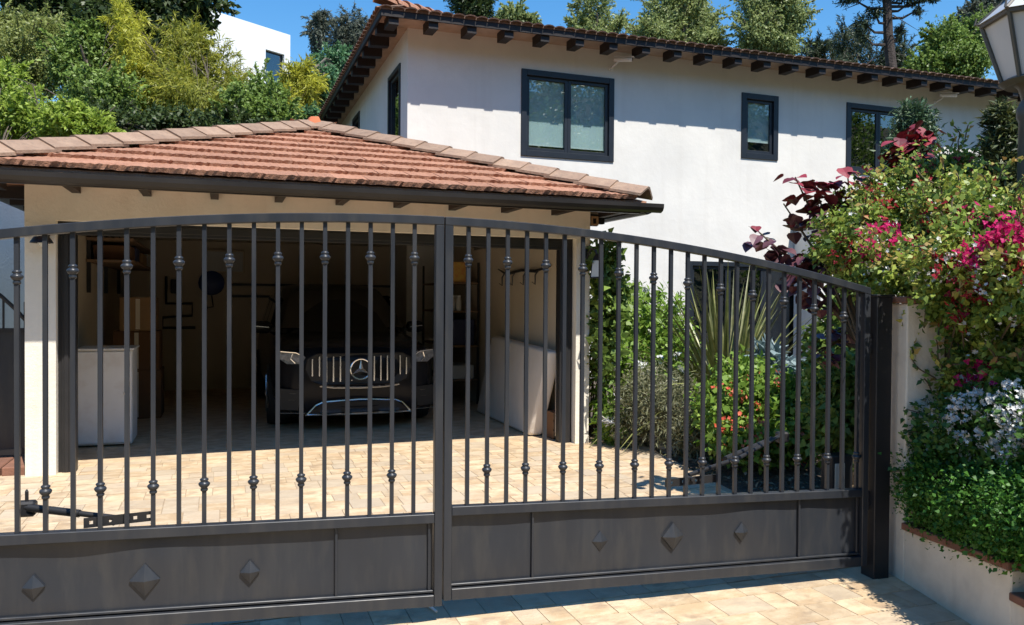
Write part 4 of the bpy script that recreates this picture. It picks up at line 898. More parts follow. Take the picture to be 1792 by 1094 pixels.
# ------------------------------------------------------------------ dark SUV in the garage
CX, CY = 1.53, 9.36
car = thing('parked_car', (CX, CY+2.4, 0), 'black luxury SUV parked nose out inside the garage', 'car')
def sect(w_, zb, zt, n=4.2, k=20):
    o = []
    for i in range(k):
        t = 2*math.pi*i/k; c, s = math.cos(t), math.sin(t); o.append((w_*math.copysign(abs(c)**(2/n), c), (zb+zt)/2+(zt-zb)/2*math.copysign(abs(s)**(2/n), s)))
    return o
st = [(0, .70, .30, .84), (.04, .82, .22, .93), (.14, .91, .18, .99), (.35, .955, .21, 1.045), (.7, .975, .20, 1.085), (1.25, .975, .20, 1.13), (2.0, .97, .20, 1.16), (3.4, .97, .20, 1.18), (4.4, .96, .22, 1.18), (4.75, .92, .28, 1.14), (4.88, .84, .36, 1.06), (4.92, .7, .45, .98)]
m = MB(); K = 28
for y, w_, zb, zt in st: m.v += [(CX+x, CY+y+.13*(x/.95)**2*(1 if y < .3 else .3 if y < .8 else 0), z) for x, z in sect(w_, zb, zt, 4.6, K)]
for i in range(len(st)-1):
    for k in range(K): m.f.append((i*K+k, i*K+(k+1) % K, (i+1)*K+(k+1) % K, (i+1)*K+k))
m.f += [tuple(reversed(range(K))), tuple((len(st)-1)*K+k for k in range(K))]
m.build('body', M['carpaint'], car, smooth=True)
def outline(y0, y1, w_, z, n=24, ex=5): return [(CX+w_*math.copysign(abs(math.cos(t))**(2/ex), math.cos(t)), CY+(y0+y1)/2-(y1-y0)/2*math.copysign(abs(math.sin(t))**(2/ex), math.sin(t)), z) for t in [2*math.pi*i/n for i in range(n)]]
lay = [outline(1.10, 4.80, .90, 1.10), outline(1.45, 4.72, .86, 1.28), outline(1.90, 4.60, .78, 1.52), outline(2.25, 4.45, .70, 1.68), outline(2.5, 4.3, .60, 1.745), outline(2.9, 4.0, .40, 1.77)]
m = MB(); n = 24
for l in lay: m.v += l
for i in range(len(lay)-1):
    for k in range(n): m.f.append((i*n+k, i*n+(k+1) % n, (i+1)*n+(k+1) % n, (i+1)*n+k))
m.f.append(tuple((len(lay)-1)*n+k for k in range(n)))
m.build('cabin', M['carpaint'], car, smooth=True)
MB().hexa([(CX-.80, CY+1.28, 1.17), (CX+.80, CY+1.28, 1.17), (CX+.80, CY+1.30, 1.16), (CX-.80, CY+1.30, 1.16), (CX-.62, CY+2.16, 1.66), (CX+.62, CY+2.16, 1.66), (CX+.62, CY+2.18, 1.65), (CX-.62, CY+2.18, 1.65)]).build('windscreen', M['carglass'], car)
for sx in (-1, 1):
    for y0, y1 in ((2.0, 2.9), (2.98, 3.8), (3.88, 4.4)):
        q = []
        for off in (.0, .012):
            for y, z in ((y0, 1.20), (y1, 1.20), (y1-.12 if y1 > 4 else y1, 1.60), (y0+.32 if y0 < 2.1 else y0, 1.60)):
                q.append((CX+sx*((.885 if z < 1.4 else .765)+off), CY+y, z))
        MB().hexa(q).build('side_window', M['carglass'], car)
    # mirror
    mr_ = MB().lathe([(.02, -.12), (.075, -.10), (.085, -.02), (.085, .06), (.06, .11), (.02, .12)], (0, 0, 0), 12, 'x'); mr_.v = [(CX+sx*1.02+x, CY+1.62+y*.8, 1.17+z*.95) for x, y, z in mr_.v]
    mo = mr_.build('mirror', M['carpaint'], car, smooth=True)
    MB().box(min(CX+sx*.87, CX+sx*.96), max(CX+sx*.87, CX+sx*.96), CY+1.60, CY+1.66, 1.11, 1.15).build('mirror_arm', M['carblack'], mo)
    MB().beam((CX+sx*.94, CY+1.552, 1.17), (CX+sx*1.11, CY+1.562, 1.185), .012, .012).build('indicator', M['satin'], mo)
    # wheels
    for y in (.92, 3.92):
        wc = (CX+sx*.865, CY+y, .375)
        wo = MB().lathe([(.24, -.13), (.36, -.125), (.375, -.08), (.375, .08), (.36, .125), (.24, .13)], wc, 26, 'x').build('wheel', M['rubber'], car, smooth=True)
        MB().lathe([(.06, .0), (.245, .01), (.25, .02)], (wc[0]+sx*.118-.01, wc[1], wc[2]), 24, 'x').build('rim', M['satin'], wo, smooth=True)
        for k in range(5):
            t = 2*math.pi*k/5; MB().beam((wc[0]+sx*.135, wc[1]+.04*math.cos(t), wc[2]+.04*math.sin(t)), (wc[0]+sx*.135, wc[1]+.23*math.cos(t), wc[2]+.23*math.sin(t)), .05, .02, (1, 0, 0)).build('spoke', M['satin'], wo)
fy = lambda x: CY-.018+.13*((x-CX)/.95)**2
def fbar(pts, w_, name, mt, par, off=0.0):
    m = MB(); m.tube([(CX+x, fy(CX+x)-off, z) for x, z in pts], w_, 6); return m.build(name, mt, par, smooth=True)
# grille: rounded trapezoid, vertical bars, ring and three-pointed star
gp_ = [(-.50, .915), (.50, .915), (.60, .86), (.625, .74), (.56, .60), (.44, .555), (-.44, .555), (-.56, .60), (-.625, .74), (-.60, .86)]
g_ = MB(); nn = len(gp_)
g_.add([(CX+x, fy(CX+x)+.004, z) for x, z in gp_]+[(CX+x, fy(CX+x)+.10, z) for x, z in gp_], [tuple(range(nn)), tuple(reversed(range(nn, 2*nn)))]+[(i, (i+1) % nn, nn+(i+1) % nn, nn+i) for i in range(nn)])
gr = g_.build('grille', M['carblack'], car)
for k in range(-7, 8):
    x = k*.078
    if abs(x) < .10: continue
    zt = .885 if abs(x) < .5 else .86; zb = .595 if abs(x) < .45 else .66
    MB().hexa([(CX+x+a, fy(CX+x)-b, z) for z in (zb, zt) for a, b in ((-.012, .002), (.012, .002), (.007, .024), (-.007, .024))]).build('grille_bar', M['chrome'], gr)
for s_ in (1, -1): fbar([(s_*.10, .885 if s_ > 0 else .60), (s_*.101, .875 if s_ > 0 else .61)], .006, 'grille_bar', M['chrome'], gr)
fbar([(-.46, .545), (-.3, .525), (0, .517), (.3, .525), (.46, .545)], .016, 'lower_trim', M['satin'], gr)
fbar(gp_+[gp_[0]], .008, 'surround', M['carpaint'], gr)
em = MB(); em.tube([(CX+.118*math.cos(t), CY-.045, .735+.118*math.sin(t)) for t in [2*math.pi*i/28 for i in range(29)]], .011, 8)
for k in range(3):
    t = math.pi/2+2*math.pi*k/3; c = Vector((CX, CY-.062, .735)); tip = Vector((CX+.112*math.cos(t), CY-.045, .735+.112*math.sin(t)))
    a = Vector((CX+.026*math.cos(t+1.05), CY-.045, .735+.026*math.sin(t+1.05))); b = Vector((CX+.026*math.cos(t-1.05), CY-.045, .735+.026*math.sin(t-1.05)))
    em.add([c, tip, a, b], [(0, 1, 2), (0, 3, 1), (1, 3, 2), (0, 2, 3)])
em.build('star_emblem', M['chrome'], gr)
for sx in (-1, 1):
    hp = [(.66, .80), (.62, .875), (.66, .925), (.80, .945), (.90, .95), (.905, .86), (.82, .80)]
    hl = MB(); n = len(hp); pp = hp if sx > 0 else [(x, z) for x, z in reversed(hp)]
    hl.add([(CX+sx*x, fy(CX+sx*x)-.002+.10*max(0, x-.75), z) for x, z in pp]+[(CX+sx*x, fy(CX+sx*x)+.16, z) for x, z in pp], [tuple(range(n)), tuple(reversed(range(n, 2*n)))]+[(i, (i+1) % n, n+(i+1) % n, n+i) for i in range(n)])
    ho = hl.build('headlight', M['headlight'], car)
    for q in ([(.64, .885), (.72, .93), (.89, .945)], [(.73, .81), (.78, .86), (.76, .92)]):
        MB().tube([(CX+sx*x, fy(CX+sx*x)-.012+.10*max(0, x-.75), z) for x, z in q], .009, 6).build('light_strip', M['chrome'], ho)
    for z, a, b in ((.46, .68, .93), (.385, .66, .94), (.235, .62, .94)):
        MB().tube([(CX+sx*x, fy(CX+sx*x)+.01+.06*max(0, x-.75), z+.02*(x-a)) for x in np.linspace(a, b, 5)], .007, 6).build('bumper_fin', M['satin'], car)
    MB().add([(CX+sx*x, fy(CX+sx*x)+.0+.04*max(0, x-.75), z) for x, z in ((.66, .50), (.92, .52), (.93, .28), (.70, .27))]+[(CX+sx*x, fy(CX+sx*x)+.1, z) for x, z in ((.66, .50), (.92, .52), (.93, .28), (.70, .27))], [(0,1,2,3),(7,6,5,4),(0,4,5,1),(1,5,6,2),(2,6,7,3),(3,7,4,0)]).build('side_intake', M['carblack'], car)
fbar([(-.60, .225), (-.50, .33), (-.42, .365), (0, .385), (.42, .365), (.50, .33), (.60, .225)], .009, 'bumper_trim', M['chrome'], car, .012)
fbar([(-.62, .215), (0, .215), (.62, .215)], .010, 'bumper_trim', M['chrome'], car, .012)
MB().add([(CX+x, fy(CX+x)-.005, z) for x, z in ((-.58, .235), (.58, .235), (.42, .355), (-.42, .355))]+[(CX+x, fy(CX+x)+.1, z) for x, z in ((-.58, .235), (.58, .235), (.42, .355), (-.42, .355))], [(0,1,2,3),(7,6,5,4),(0,4,5,1),(1,5,6,2),(2,6,7,3),(3,7,4,0)]).build('lower_intake', M['carblack'], car)
for x in (-.34, .0, .34): MB().hexa([(CX+x+a, fy(CX+x)-.03+c+(.06 if z > .25 else 0), z) for z in (.238, .268) for a, c in ((-.12, 0), (.12, 0), (.12, .02), (-.12, .02))]).build('skid_insert', M['chrome'], car)

# ------------------------------------------------------------------ stored things in the garage
wb_ = thing('storage_cabinet', (-1.1, 9.3, 0), 'white worn storage cabinet just inside left of garage', 'cabinet')
MB().box(-1.40, -.87, 9.2, 9.75, 0.02, 1.0).build('carcass', M['whitebox'], wb_, bevel=.006)
MB().box(-1.395, -1.145, 9.18, 9.199, .04, .985).build('door', M['whitebox'], wb_, bevel=.003); MB().box(-1.14, -.875, 9.18, 9.199, .04, .985).build('door', M['whitebox'], wb_, bevel=.003)
MB().box(-1.40, -.85, 9.17, 9.76, 1.0, 1.02).build('top', M['white'], wb_, bevel=.003); MB().lathe([(.012, 0), (.018, -.02)], (-.93, 9.18, .55), 8, 'y').build('knob', M['satin'], wb_)
def carton(x0, x1, y0, y1, z0, z1, label, mt='card'):
    t = thing('cardboard_box', ((x0+x1)/2, (y0+y1)/2, z0), label, 'box', 'cartons stored in the garage')
    MB().box(x0, x1, y0, y1, z0, z1).build('carton', M[mt], t, bevel=.006)
    MB().box((x0+x1)/2-.025, (x0+x1)/2+.025, y0-.002, y0, z0+.02, z1-.02).box((x0+x1)/2-.025, (x0+x1)/2+.025, y0, y1, z1, z1+.002).build('tape', M['stucco_wall'], t)
carton(-1.30, -.72, 11.2, 11.8, 0, .62, 'dark brown carton at the bottom of the left stack', 'carddark')
carton(-1.28, -.74, 11.2, 11.75, .62, 1.12, 'brown carton in the middle of the left stack', 'carddark')
carton(-1.20, -.78, 11.15, 11.7, 1.125, 1.55, 'tan carton on top of the left stack', 'card')
sh = thing('wall_shelf', (-1.1, 12.2, 1.9), 'dark loaded shelf high on the left garage wall', 'shelf')
for z in (1.95, 2.2): MB().box(-1.44, -.95, 10.2, 13.2, z, z+.03).build('shelf_board', M['wood'], sh)
for y in (10.25, 11.7, 13.1): MB().box(-1.44, -1.40, y, y+.04, 1.6, 2.45).build('bracket', M['black'], sh)
for k, (y, l, hgt, mm) in enumerate(((10.4, .5, .18, 'carddark'), (11.1, .4, .2, 'navy'), (12.0, .6, .17, 'card'), (12.8, .35, .2, 'lightgrey'))):
    t = tag(MB().box(-1.40, -1.0, y, y+l, 1.982, 1.982+hgt).build('storage_tub', M[mm], None, bevel=.02, seg=2), ['brown bin nearest the door on the left wall shelf', 'navy bin second on the left wall shelf', 'tan bin third on the left wall shelf', 'pale bin deepest on the left wall shelf'][k], 'bin', 'bins on the left wall shelf')
hm = thing('blue_helmet', (-.15, 14.3, 1.75), 'round blue object hanging on the back garage wall', 'helmet')
MB().lathe([(.02, .02), (.16, .0), (.21, -.08), (.20, -.16), (.10, -.2)], (-.15, 14.46, 1.80), 16, 'y').build('shell', M['blue'], hm, smooth=True)
MB().tube([(-.15, 14.38, 1.62), (-.12, 14.42, 1.40), (-.3, 14.44, 1.36)], .012, 6).build('strap', M['black'], hm)
pp = thing('wall_pipes', (-.5, 14.4, 1.2), 'black pipes and meter on the back garage wall', 'pipes')
MB().tube([(-.85, 14.4, 1.9), (-.85, 14.4, 1.45), (-.45, 14.4, 1.45), (-.45, 14.4, 1.25), (-.9, 14.4, 1.22), (-.9, 14.4, 1.05), (-.4, 14.4, 1.05)], .022, 8).build('pipe', M['black'], pp)
MB().box(-.78, -.66, 14.33, 14.47, 1.62, 1.85).build('meter', M['black'], pp, bevel=.01)
ac = thing('fuse_box', (.05, 14.4, 2.0), 'pale box high on the back garage wall', 'box')
MB().box(-.25, .38, 14.36, 14.475, 1.97, 2.36).build('case', M['interior'], ac, bevel=.01); MB().box(-.22, .35, 14.35, 14.359, 2.0, 2.33).build('cover', M['lightgrey'], ac, bevel=.004)
for k, z in enumerate((1.78, 1.58)):
    tag(MB().box(.1, 3.3, 14.40, 14.475, z-.02, z+.02).build('wall_rail', M['black']), ['upper dark rail across the back garage wall', 'lower dark rail across the back garage wall'][k], 'rail', 'rails on the back garage wall')
rs = thing('shelf_unit', (3.3, 12.0, 0), 'open shelf unit with goods along the right garage wall', 'shelves')
for z in (.35, .85, 1.36, 1.78): MB().box(3.12, 3.60, 11.3, 12.9, z, z+.025).build('shelf_board', M['wood'], rs)
for x in (3.12, 3.57):
    for y in (11.3, 12.87): MB().box(x, x+.03, y, y+.03, 0, 2.1).build('upright', M['black'], rs)
goods = [(3.15, 11.34, .25, .2, 1.806, .30, 'yellow', 'carton', 'yellow printed carton on the top garage shelf', 'box'), (3.2, 11.62, .3, .35, 1.806, .26, 'pinkbox', 'carton', 'reddish printed carton behind the yellow one on top shelf', 'box'),
         (3.14, 11.34, .3, .3, 1.386, .22, 'lightgrey', 'storage_jar', None, 'jar'), (3.14, 11.36, .4, .5, .876, .38, 'navy', 'storage_tub', 'dark blue tub on the middle garage shelf', 'bin'), (3.14, 11.36, .4, .6, .376, .2, 'lightgrey', 'storage_tub', 'pale tub on the low garage shelf', 'bin')]
for x, y, a, b, z, hgt, mm, nm, lb, ct in goods:
    if nm == 'storage_jar':
        for k in range(4):
            j = thing('storage_jar', (3.2+.1*(k % 2), 11.38+.13*(k//2), z), ['pale jar front left on the garage shelf', 'pale jar front right on the garage shelf', 'pale jar rear left on the garage shelf', 'pale jar rear right on the garage shelf'][k], 'jar', 'jars on the garage shelf')
            c = (3.2+.1*(k % 2)*1.0, 11.38+.13*(k//2), z)
            MB().lathe([(.042, 0), (.045, .02), (.045, .15), (.03, .18), (.03, .2)], c, 12).build('jar_body', M['lightgrey'], j, smooth=True); MB().lathe([(.033, .2), (.033, .225)], c, 12).build('lid', M['white'], j)
    else: tag(MB().box(x, x+a, y, y+b, z, z+hgt).build(nm, M[mm], None, bevel=.008), lb, ct)
ma = MB()
ma.hexa([(3.28, 8.45, .01), (3.45, 8.42, .01), (3.47, 10.45, .01), (3.30, 10.5, .01), (3.42, 8.2, .98), (3.575, 8.18, .98), (3.58, 10.2, 1.06), (3.44, 10.25, 1.06)])
tag(ma.build('mattress', M['mattress'], None, bevel=.035, seg=3, smooth=True), 'pale folded mattress leaning on the right garage wall', 'mattress')
cr = thing('wooden_crate', (3.53, 8.3, 0), 'small wooden crate behind the casing beside the mattress', 'crate')
for k in range(3): MB().box(3.47, 3.61, 8.16, 8.178, .02+k*.1, .10+k*.1).build('slat', M['wood'], cr)
MB().box(3.47, 3.61, 8.18, 8.42, .0, .30).build('core', M['carddark'], cr)
rk = thing('hanging_branch_rack', (3.6, 9.5, 1.9), 'dark twisted coat rack on the right garage wall', 'rack')
MB().tube([(3.6, 8.6, 1.95), (3.57, 9.0, 1.90), (3.58, 9.5, 1.93), (3.56, 10.0, 1.89), (3.58, 10.4, 1.97)], [.012, .02, .018, .02, .008], 7).build('bar', M['black'], rk, smooth=True)
for y in (8.9, 9.3, 9.7, 10.1): MB().tube([(3.57, y, 1.91), (3.54, y+.02, 1.85), (3.55, y+.05, 1.74), (3.52, y+.08, 1.77)], [.01, .01, .008, .005], 6).build('hook', M['black'], rk)
# ------------------------------------------------------------------ planting by the gate
bou, bpos = bush('bougainvillea', 'big bougainvillea mound with magenta bracts spilling over the wall', 'bougainvillea', 'bougainvillea', 95000, .034, .022, 'l_boug', 11, (4.6, 4.1, .1), spread=.15, rmin=.35, twigs=90, clump=55)
BB = BLOB['bougainvillea']
mag = [(3.84,3.93,1.96),(3.90,3.91,1.99),(3.95,3.89,1.96),(3.80,3.94,1.90),(4.37,3.74,2.05),(4.54,3.68,2.02),(4.61,3.65,1.98),(4.50,3.70,2.06),(4.56,3.67,1.93),(4.41,3.72,1.87),(4.48,3.69,1.12),(4.41,3.71,1.02),(4.71,3.62,2.09),(4.66,3.6,1.95)]
red = [(3.87,3.92,2.13),(3.90,3.90,2.10),(4.37,3.73,1.66),(4.37,3.73,1.60),(4.26,3.78,1.80),(4.21,3.80,2.34),(4.31,3.77,2.41),(4.17,3.81,2.01),(3.67,3.99,1.87),(4.37,3.73,1.55),(4.7,3.62,1.75),(4.6,3.65,2.3),(4.1,3.85,2.25),(5.0,4.6,2.2),(4.4,4.6,2.4)]
rg0 = np.random.default_rng(29)
flowers('bracts', [front(np.array(p)+rg0.normal(size=3)*.03, BB, 1.05) for p in mag for _ in range(4)], 13, .04, .024, 'f_magenta', bou, 21, 3)
flowers('bracts', [front(np.array(p)+rg0.normal(size=3)*.05, BB, 1.02) for p in red for _ in range(3)], 11, .05, .023, 'f_red', bou, 22, 3)
rg = np.random.default_rng(31)
flowers('small_white_flowers', [front(p, BB, 1.03) for p in bpos[rg.choice(len(bpos), 130)]], 4, .018, .014, 'f_white', bou, 23, 5)
lan, lpos = bush('lantana', 'white flowering lantana cascading over the planter', 'lantana', 'lantana', 33000, .030, .020, 'l_lant', 12, (4.35, 3.3, .15), spread=.18, rmin=.4, twigs=40)
LB = BLOB['lantana']; q = np.array([b[:3] for b in LB])
wf = [front(q[i]+np.array([rg.normal()*.2, 0, rg.normal()*.14-.02]), LB, 1.12) for i in rg.integers(0, 5, 300)]
wf = [q_+np.array(tosun)*.06 for q_ in wf if q_ is not None]
flowers('flower_heads', wf, 12, .012, .013, 'f_white', lan, 24, 5)
hed, hpos = bush('box_hedge', 'dense green clipped hedge behind the low brick coping', 'hedge', 'hedge', 66000, .022, .015, 'l_hedge', 13, (4.1, 3.2, .12), spread=.2, rmin=.55, twigs=30)
# trailing sprigs over the pilaster
def sprigs(name, label, starts, seed, mt, L, parent=None):
    rg = np.random.default_rng(seed); t = thing(name, starts[0][0], label, 'vine') if parent is None else parent; mb = MB(); P = []; AX = []; NR = []
    for p0, dirv, ln in starts:
        p = np.array(p0, float); d = np.array(dirv, float); d /= np.linalg.norm(d); pts = [p.copy()]
        k = int(ln/.03)
        for i in range(k):
            d = d+rg.normal(size=3)*.18+np.array([0, 0, -.05]); d /= np.linalg.norm(d); p = p+d*.03; pts.append(p.copy())
            for _ in range(2): P.append(p+rg.normal(size=3)*.01); AX.append(rg.normal(size=3)+d*.5); NR.append(np.array([-.6, -.6, .4])+rg.normal(size=3)*.4)
        mb.tube(pts, [.004]*len(pts), 4)
    tag(mb.build('trailing_stem', M['stem'], t), kind='stuff'); P = np.array(P); leafmesh('trailing_leaves', P, np.array(AX), np.array(NR), L*(.7+.6*rg.random(len(P))), L*.62, M[mt], t, rg.random(len(P)), )
sprigs('', '', [((3.90, 3.62, 1.50), (-.3, -.2, -1), .28), ((3.98, 3.58, 1.52), (.1, -.2, -1), .38), ((4.05, 3.56, 1.42), (-.2, -.2, -1), .4), ((4.12, 3.55, 1.3), (-.5, 0, -1), .45), ((3.84, 3.66, 1.52), (-.4, -.1, -.6), .14), ((4.1, 3.5, 1.6), (0, -.3, -1), .5)]+[((3.82+.05*k, 3.53-.012*k, 1.58), (-.1+.05*(k % 3), -.1, -1), .18+.05*k) for k in range(10)], 41, 'l_boug', .05, bou)
sprigs('', '', [((3.92, 3.5, .75), (-1, .3, .4), .26), ((3.9, 3.48, .62), (-1, .25, .1), .28), ((3.88, 3.5, .50), (-1, .3, -.1), .22), ((3.9, 3.5, .85), (-1, .2, .6), .22), ((3.86, 3.48, .38), (-1, .3, -.3), .18), ((3.95, 3.52, .98), (-.6, .1, .8), .2)], 42, 'l_lant', .04, lan)

rg = np.random.default_rng(47); tops = []
for b_ in BB:
    for k in range(9):
        v = unit(rg, 1)[0]; v[2] = abs(v[2])*.9+.2; v[1] -= .3; v /= np.linalg.norm(v)
        tops.append((np.array(b_[:3])+v*np.array([b_[3], (b_[3]+b_[4])*.45, b_[4]])*.92, v+np.array([0, 0, .5]), rg.uniform(.1, .3)))
sprigs('', '', tops, 48, 'l_boug', .042, bou)

# ------------------------------------------------------------------ garden behind the gate
vin, _ = bush('climbing_vine', 'dark leafy vine climbing the right corner of the garage', 'vine', 'vine', 2600, .085, .06, 'l_green', 51, (4.0, 8.3, 0), twigs=14)
wsh, wp = bush('white_rose_bush', 'bright green bush with white blooms beside the garage', 'bush', 'whiteshrub', 9000, .085, .038, 'l_bright', 52, (4.7, 8.6, .02), twigs=40, stem_r=.015)
rg = np.random.default_rng(61); WB = BLOB['whiteshrub']
flowers('white_blooms', [snap(np.array(WB[i][:3])+np.array([rg.normal()*.2-.15, -.3, rg.normal()*.2]), WB, 1.04) for i in rg.integers(0, len(WB), 26)], 5, .02, .035, 'f_white', wsh, 62, 5)
lav, _ = bush('lavender_bush', 'grey green dry lavender bush at the driveway edge', 'bush', 'lavender', 14000, .055, .010, 'l_grey', 53, (4.75, 7.3, .0), twigs=60, stem_r=.008, spread=.24)
ger, gpz = bush('geranium_bush', 'lush green bush dotted with coral flowers behind right gate leaf', 'bush', 'geranium', 15000, .06, .042, 'l_bright', 54, (5.3, 6.4, .02), twigs=40)
GB = BLOB['geranium']
flowers('coral_flowers', [snap(np.array(GB[i][:3])+np.array([rg.normal()*.25-.12, -.35, rg.normal()*.2]), GB, 1.05) for i in rg.integers(0, len(GB), 46)], 5, .03, .024, 'f_orange', ger, 63, 4)
dsh, _ = bush('leafy_shrub', 'leafy green shrub in shade beside the gate post', 'bush', 'darkshrub', 9000, .075, .045, 'l_green', 55, (5.0, 5.4, 0), twigs=30)
bgs, _ = bush('blue_agave', 'small blue grey succulent between flax and coral flowers', 'succulent', 'bluegrey', 260, .2, .05, 'l_bluegrey', 56, (5.95, 6.75, .1), twigs=5, rmin=.1)
# New Zealand flax: every blade a part
def flax(name, label, base, n, seed, Lr, lean, mt='flax'):
    rg = random.Random(seed); t = thing(name, base, label, 'flax'); b = Vector(base)
    for k in range(n):
        az = rg.uniform(0, 2*math.pi); le = lean*(.06+.94*rg.random()**1.25); L = rg.uniform(*Lr); w_ = rg.uniform(.07, .105); d = Vector((math.cos(az), math.sin(az), 0)); sd = Vector((-d.y, d.x, 0)); m = MB(); seg = 6
        p = b+d*rg.uniform(0, .12)+sd*rg.uniform(-.08, .08); ang = math.pi/2-le*.75; pts = []
        tw = rg.uniform(-.5, .5)
        for i in range(seg+1):
            f_ = i/seg; ww = w_*(.75+.6*f_ if f_ < .35 else .96*(1-f_)/.65+.02)*.75; s2 = (sd*math.cos(tw*f_)+d.cross(sd)*math.sin(tw*f_))
            pts.append((p.copy(), ww, s2)); ang -= le*.55/seg*(1+f_*1.4); p = p+(d*math.cos(ang)+Vector((0, 0, math.sin(ang))))*L/seg
        for q, ww, s2 in pts:
            m.v += [tuple(q-s2*ww/2), tuple(q+(d*.6-Vector((0, 0, .4)))*ww*.25), tuple(q+s2*ww/2)]
        for i in range(seg): a = 3*i; m.f += [(a, a+1, a+4, a+3), (a+1, a+2, a+5, a+4)]
        m.build('blade', M[mt], t)
    return t
flax('flax_plant', 'large spiky bronze green flax clump in front of the dark window', (5.45, 7.75, .1), 190, 71, (1.45, 2.1), 2.0)
flax('flax_plant', 'smaller arching flax with pale blades right of the large clump', (6.35, 6.7, .05), 46, 72, (.9, 1.35), 1.7)
# boulders at the bed edge
for k, (x, y, z, sx, sy, sz, lb) in enumerate(((4.62, 7.55, .0, .13, .12, .2, 'pale upright boulder under the white rose bush'), (4.45, 7.25, -.03, .17, .12, .09, 'flat pale boulder at the driveway corner'), (4.75, 6.85, -.05, .12, .1, .07, 'small pale boulder in front of the lavender'))):
    bm = bmesh.new(); bmesh.ops.create_icosphere(bm, subdivisions=3, radius=1); rgk = np.random.default_rng(k)
    ph = rgk.random(9)*6
    me = bpy.data.meshes.new('boulder')
    for v in bm.verts:
        c = v.co; s_ = 1+.14*math.sin(c.x*3+ph[0])*math.sin(c.y*3.4+ph[1])+.1*math.sin(c.z*5+ph[2]+c.x*2); v.co = Vector((c.x*sx, c.y*sy, max(-.3, c.z)*sz))*s_
    bm.to_mesh(me); bm.free(); me.materials.append(M['stone'])
    tag(new_obj('boulder', me, Matrix.Translation((x, y, z+sz*.28))), lb, 'boulder', 'boulders edging the driveway')
# fallen leaves on the shaded bed
rg = np.random.default_rng(77); n = 1500; P = np.stack([rg.uniform(4.0, 6.5, n), rg.uniform(4.3, 7.4, n), np.zeros(n)], 1); P[:, 2] = [gz(min(x, 5), y)+.04+.06*min(1, (x-edge_x(y))) for x, y, _ in P]
P = P[P[:, 0] > np.array([edge_x(y) for y in P[:, 1]])]; n = len(P)
o = leafmesh('leaf_litter', P, rg.normal(size=(n, 3))*np.array([1, 1, .15]), np.array([0, 0, 1])+rg.normal(size=(n, 3))*.3, .05*(.6+rg.random(n)), .03, M['litter'], None, rg.random(n)); tag(o, 'dry fallen leaves scattered on the garden bed', 'leaf litter', kind='stuff')
# purple leaved redbud: large heart shaped leaves, each a part
def redbud():
    t = thing('redbud_tree', (4.6, 4.7, 0), 'purple leaved redbud rising behind the bougainvillea', 'tree')
    rg = random.Random(81); B = Vector((4.6, 4.7, -.05))
    tips = [((4.13, 5.53, 2.16), 9, 'p'), ((4.27, 5.48, 1.97), 9, 'p'), ((4.40, 5.43, 1.92), 16, 'p'), ((4.53, 5.38, 1.92), 18, 'p'), ((4.62, 5.35, 2.02), 16, 'p'), ((4.45, 5.42, 2.58), 9, 'r'), ((4.58, 5.37, 2.56), 14, 'r'), ((4.75, 5.31, 2.52), 14, 'r'), ((4.62, 5.35, 2.36), 12, 'p'), ((4.85, 5.27, 2.62), 12, 'r'), ((5.05, 5.2, 2.62), 12, 'r'), ((5.20, 5.15, 2.64), 12, 'r'), ((5.33, 5.11, 2.96), 18, 'r'), ((5.40, 5.09, 3.02), 18, 'r'), ((5.46, 5.06, 2.96), 16, 'r'), ((5.35, 5.1, 2.85), 16, 'r'), ((5.25, 5.15, 2.8), 14, 'r'), ((5.64, 4.99, 2.68), 8, 'r'), ((5.76, 4.95, 2.71), 8, 'r'), ((4.36, 5.45, 2.36), 6, 'p'), ((4.66, 5.35, 2.2), 12, 'p'), ((4.45, 5.42, 1.75), 10, 'p'), ((4.6, 5.4, 1.6), 10, 'p'), ((4.9, 5.5, 1.3), 10, 'p'), ((4.75, 5.5, 1.1), 8, 'p')]
    tr = MB(); F = Vector((4.55, 4.75, 1.2)); tr.tube([B, B.lerp(F, .5)+Vector((.03, 0, 0)), F], [.05, .042, .035], 8)
    hp = [(0, 0), (.32, .02), (.5, .25), (.47, .52), (.25, .82), (0, 1.08), (-.25, .82), (-.47, .52), (-.5, .25), (-.32, .02)]
    lm = []
    for mm in ('redleaf', 'purpleleaf'):
        me = MB().add([(x, y, .18*abs(x)-.16*(y-.5)**2) for x, y in hp]+[(0, .5, 0)], [(i, (i+1) % 10, 10) for i in range(10)]).mesh('leaf'); me.materials.append(M[mm]); lm.append(me)
    lv = []
    for tip, cnt, ty in tips:
        tip = Vector((tip[0]*.894, tip[1]*.894, 1.55+(tip[2]-1.55)*.894)); mid_ = F.lerp(tip, .55)+Vector((0, 0, .08)); tr.tube([F, mid_, tip], [.02, .012, .005], 5)
        for k in range(int(cnt*1.7)):
            f_ = rg.random()**.7; p = mid_.lerp(tip, .35+.68*f_)+Vector((rg.uniform(-.09, .09), rg.uniform(-.09, .09), rg.uniform(-.08, .05))); lv.append((p, ty))
    crown = tr.build('trunk', M['stem'], t, smooth=True)
    for p, ty in lv:
        s = rg.uniform(.075, .12); az = rg.uniform(0, 2*math.pi)
        w_ = Matrix.Translation(p) @ Matrix.Rotation(az, 4, 'Z') @ Matrix.Rotation(rg.uniform(-1.0, -.15), 4, 'X') @ Matrix.Rotation(rg.uniform(-.5, .5), 4, 'Y') @ Matrix.Scale(s, 4)
        new_obj('leaf', lm[0 if (ty == 'r' or rg.random() < .15) else 1], w_, t)
redbud()
def conifer(name, label, key, mt, seed, base, n):
    return bush(name, label, 'conifer', key, n*2, .085, .02, mt, seed, base, spread=.16, rmin=.6, twigs=20, stem_r=.03, leafname='crown')
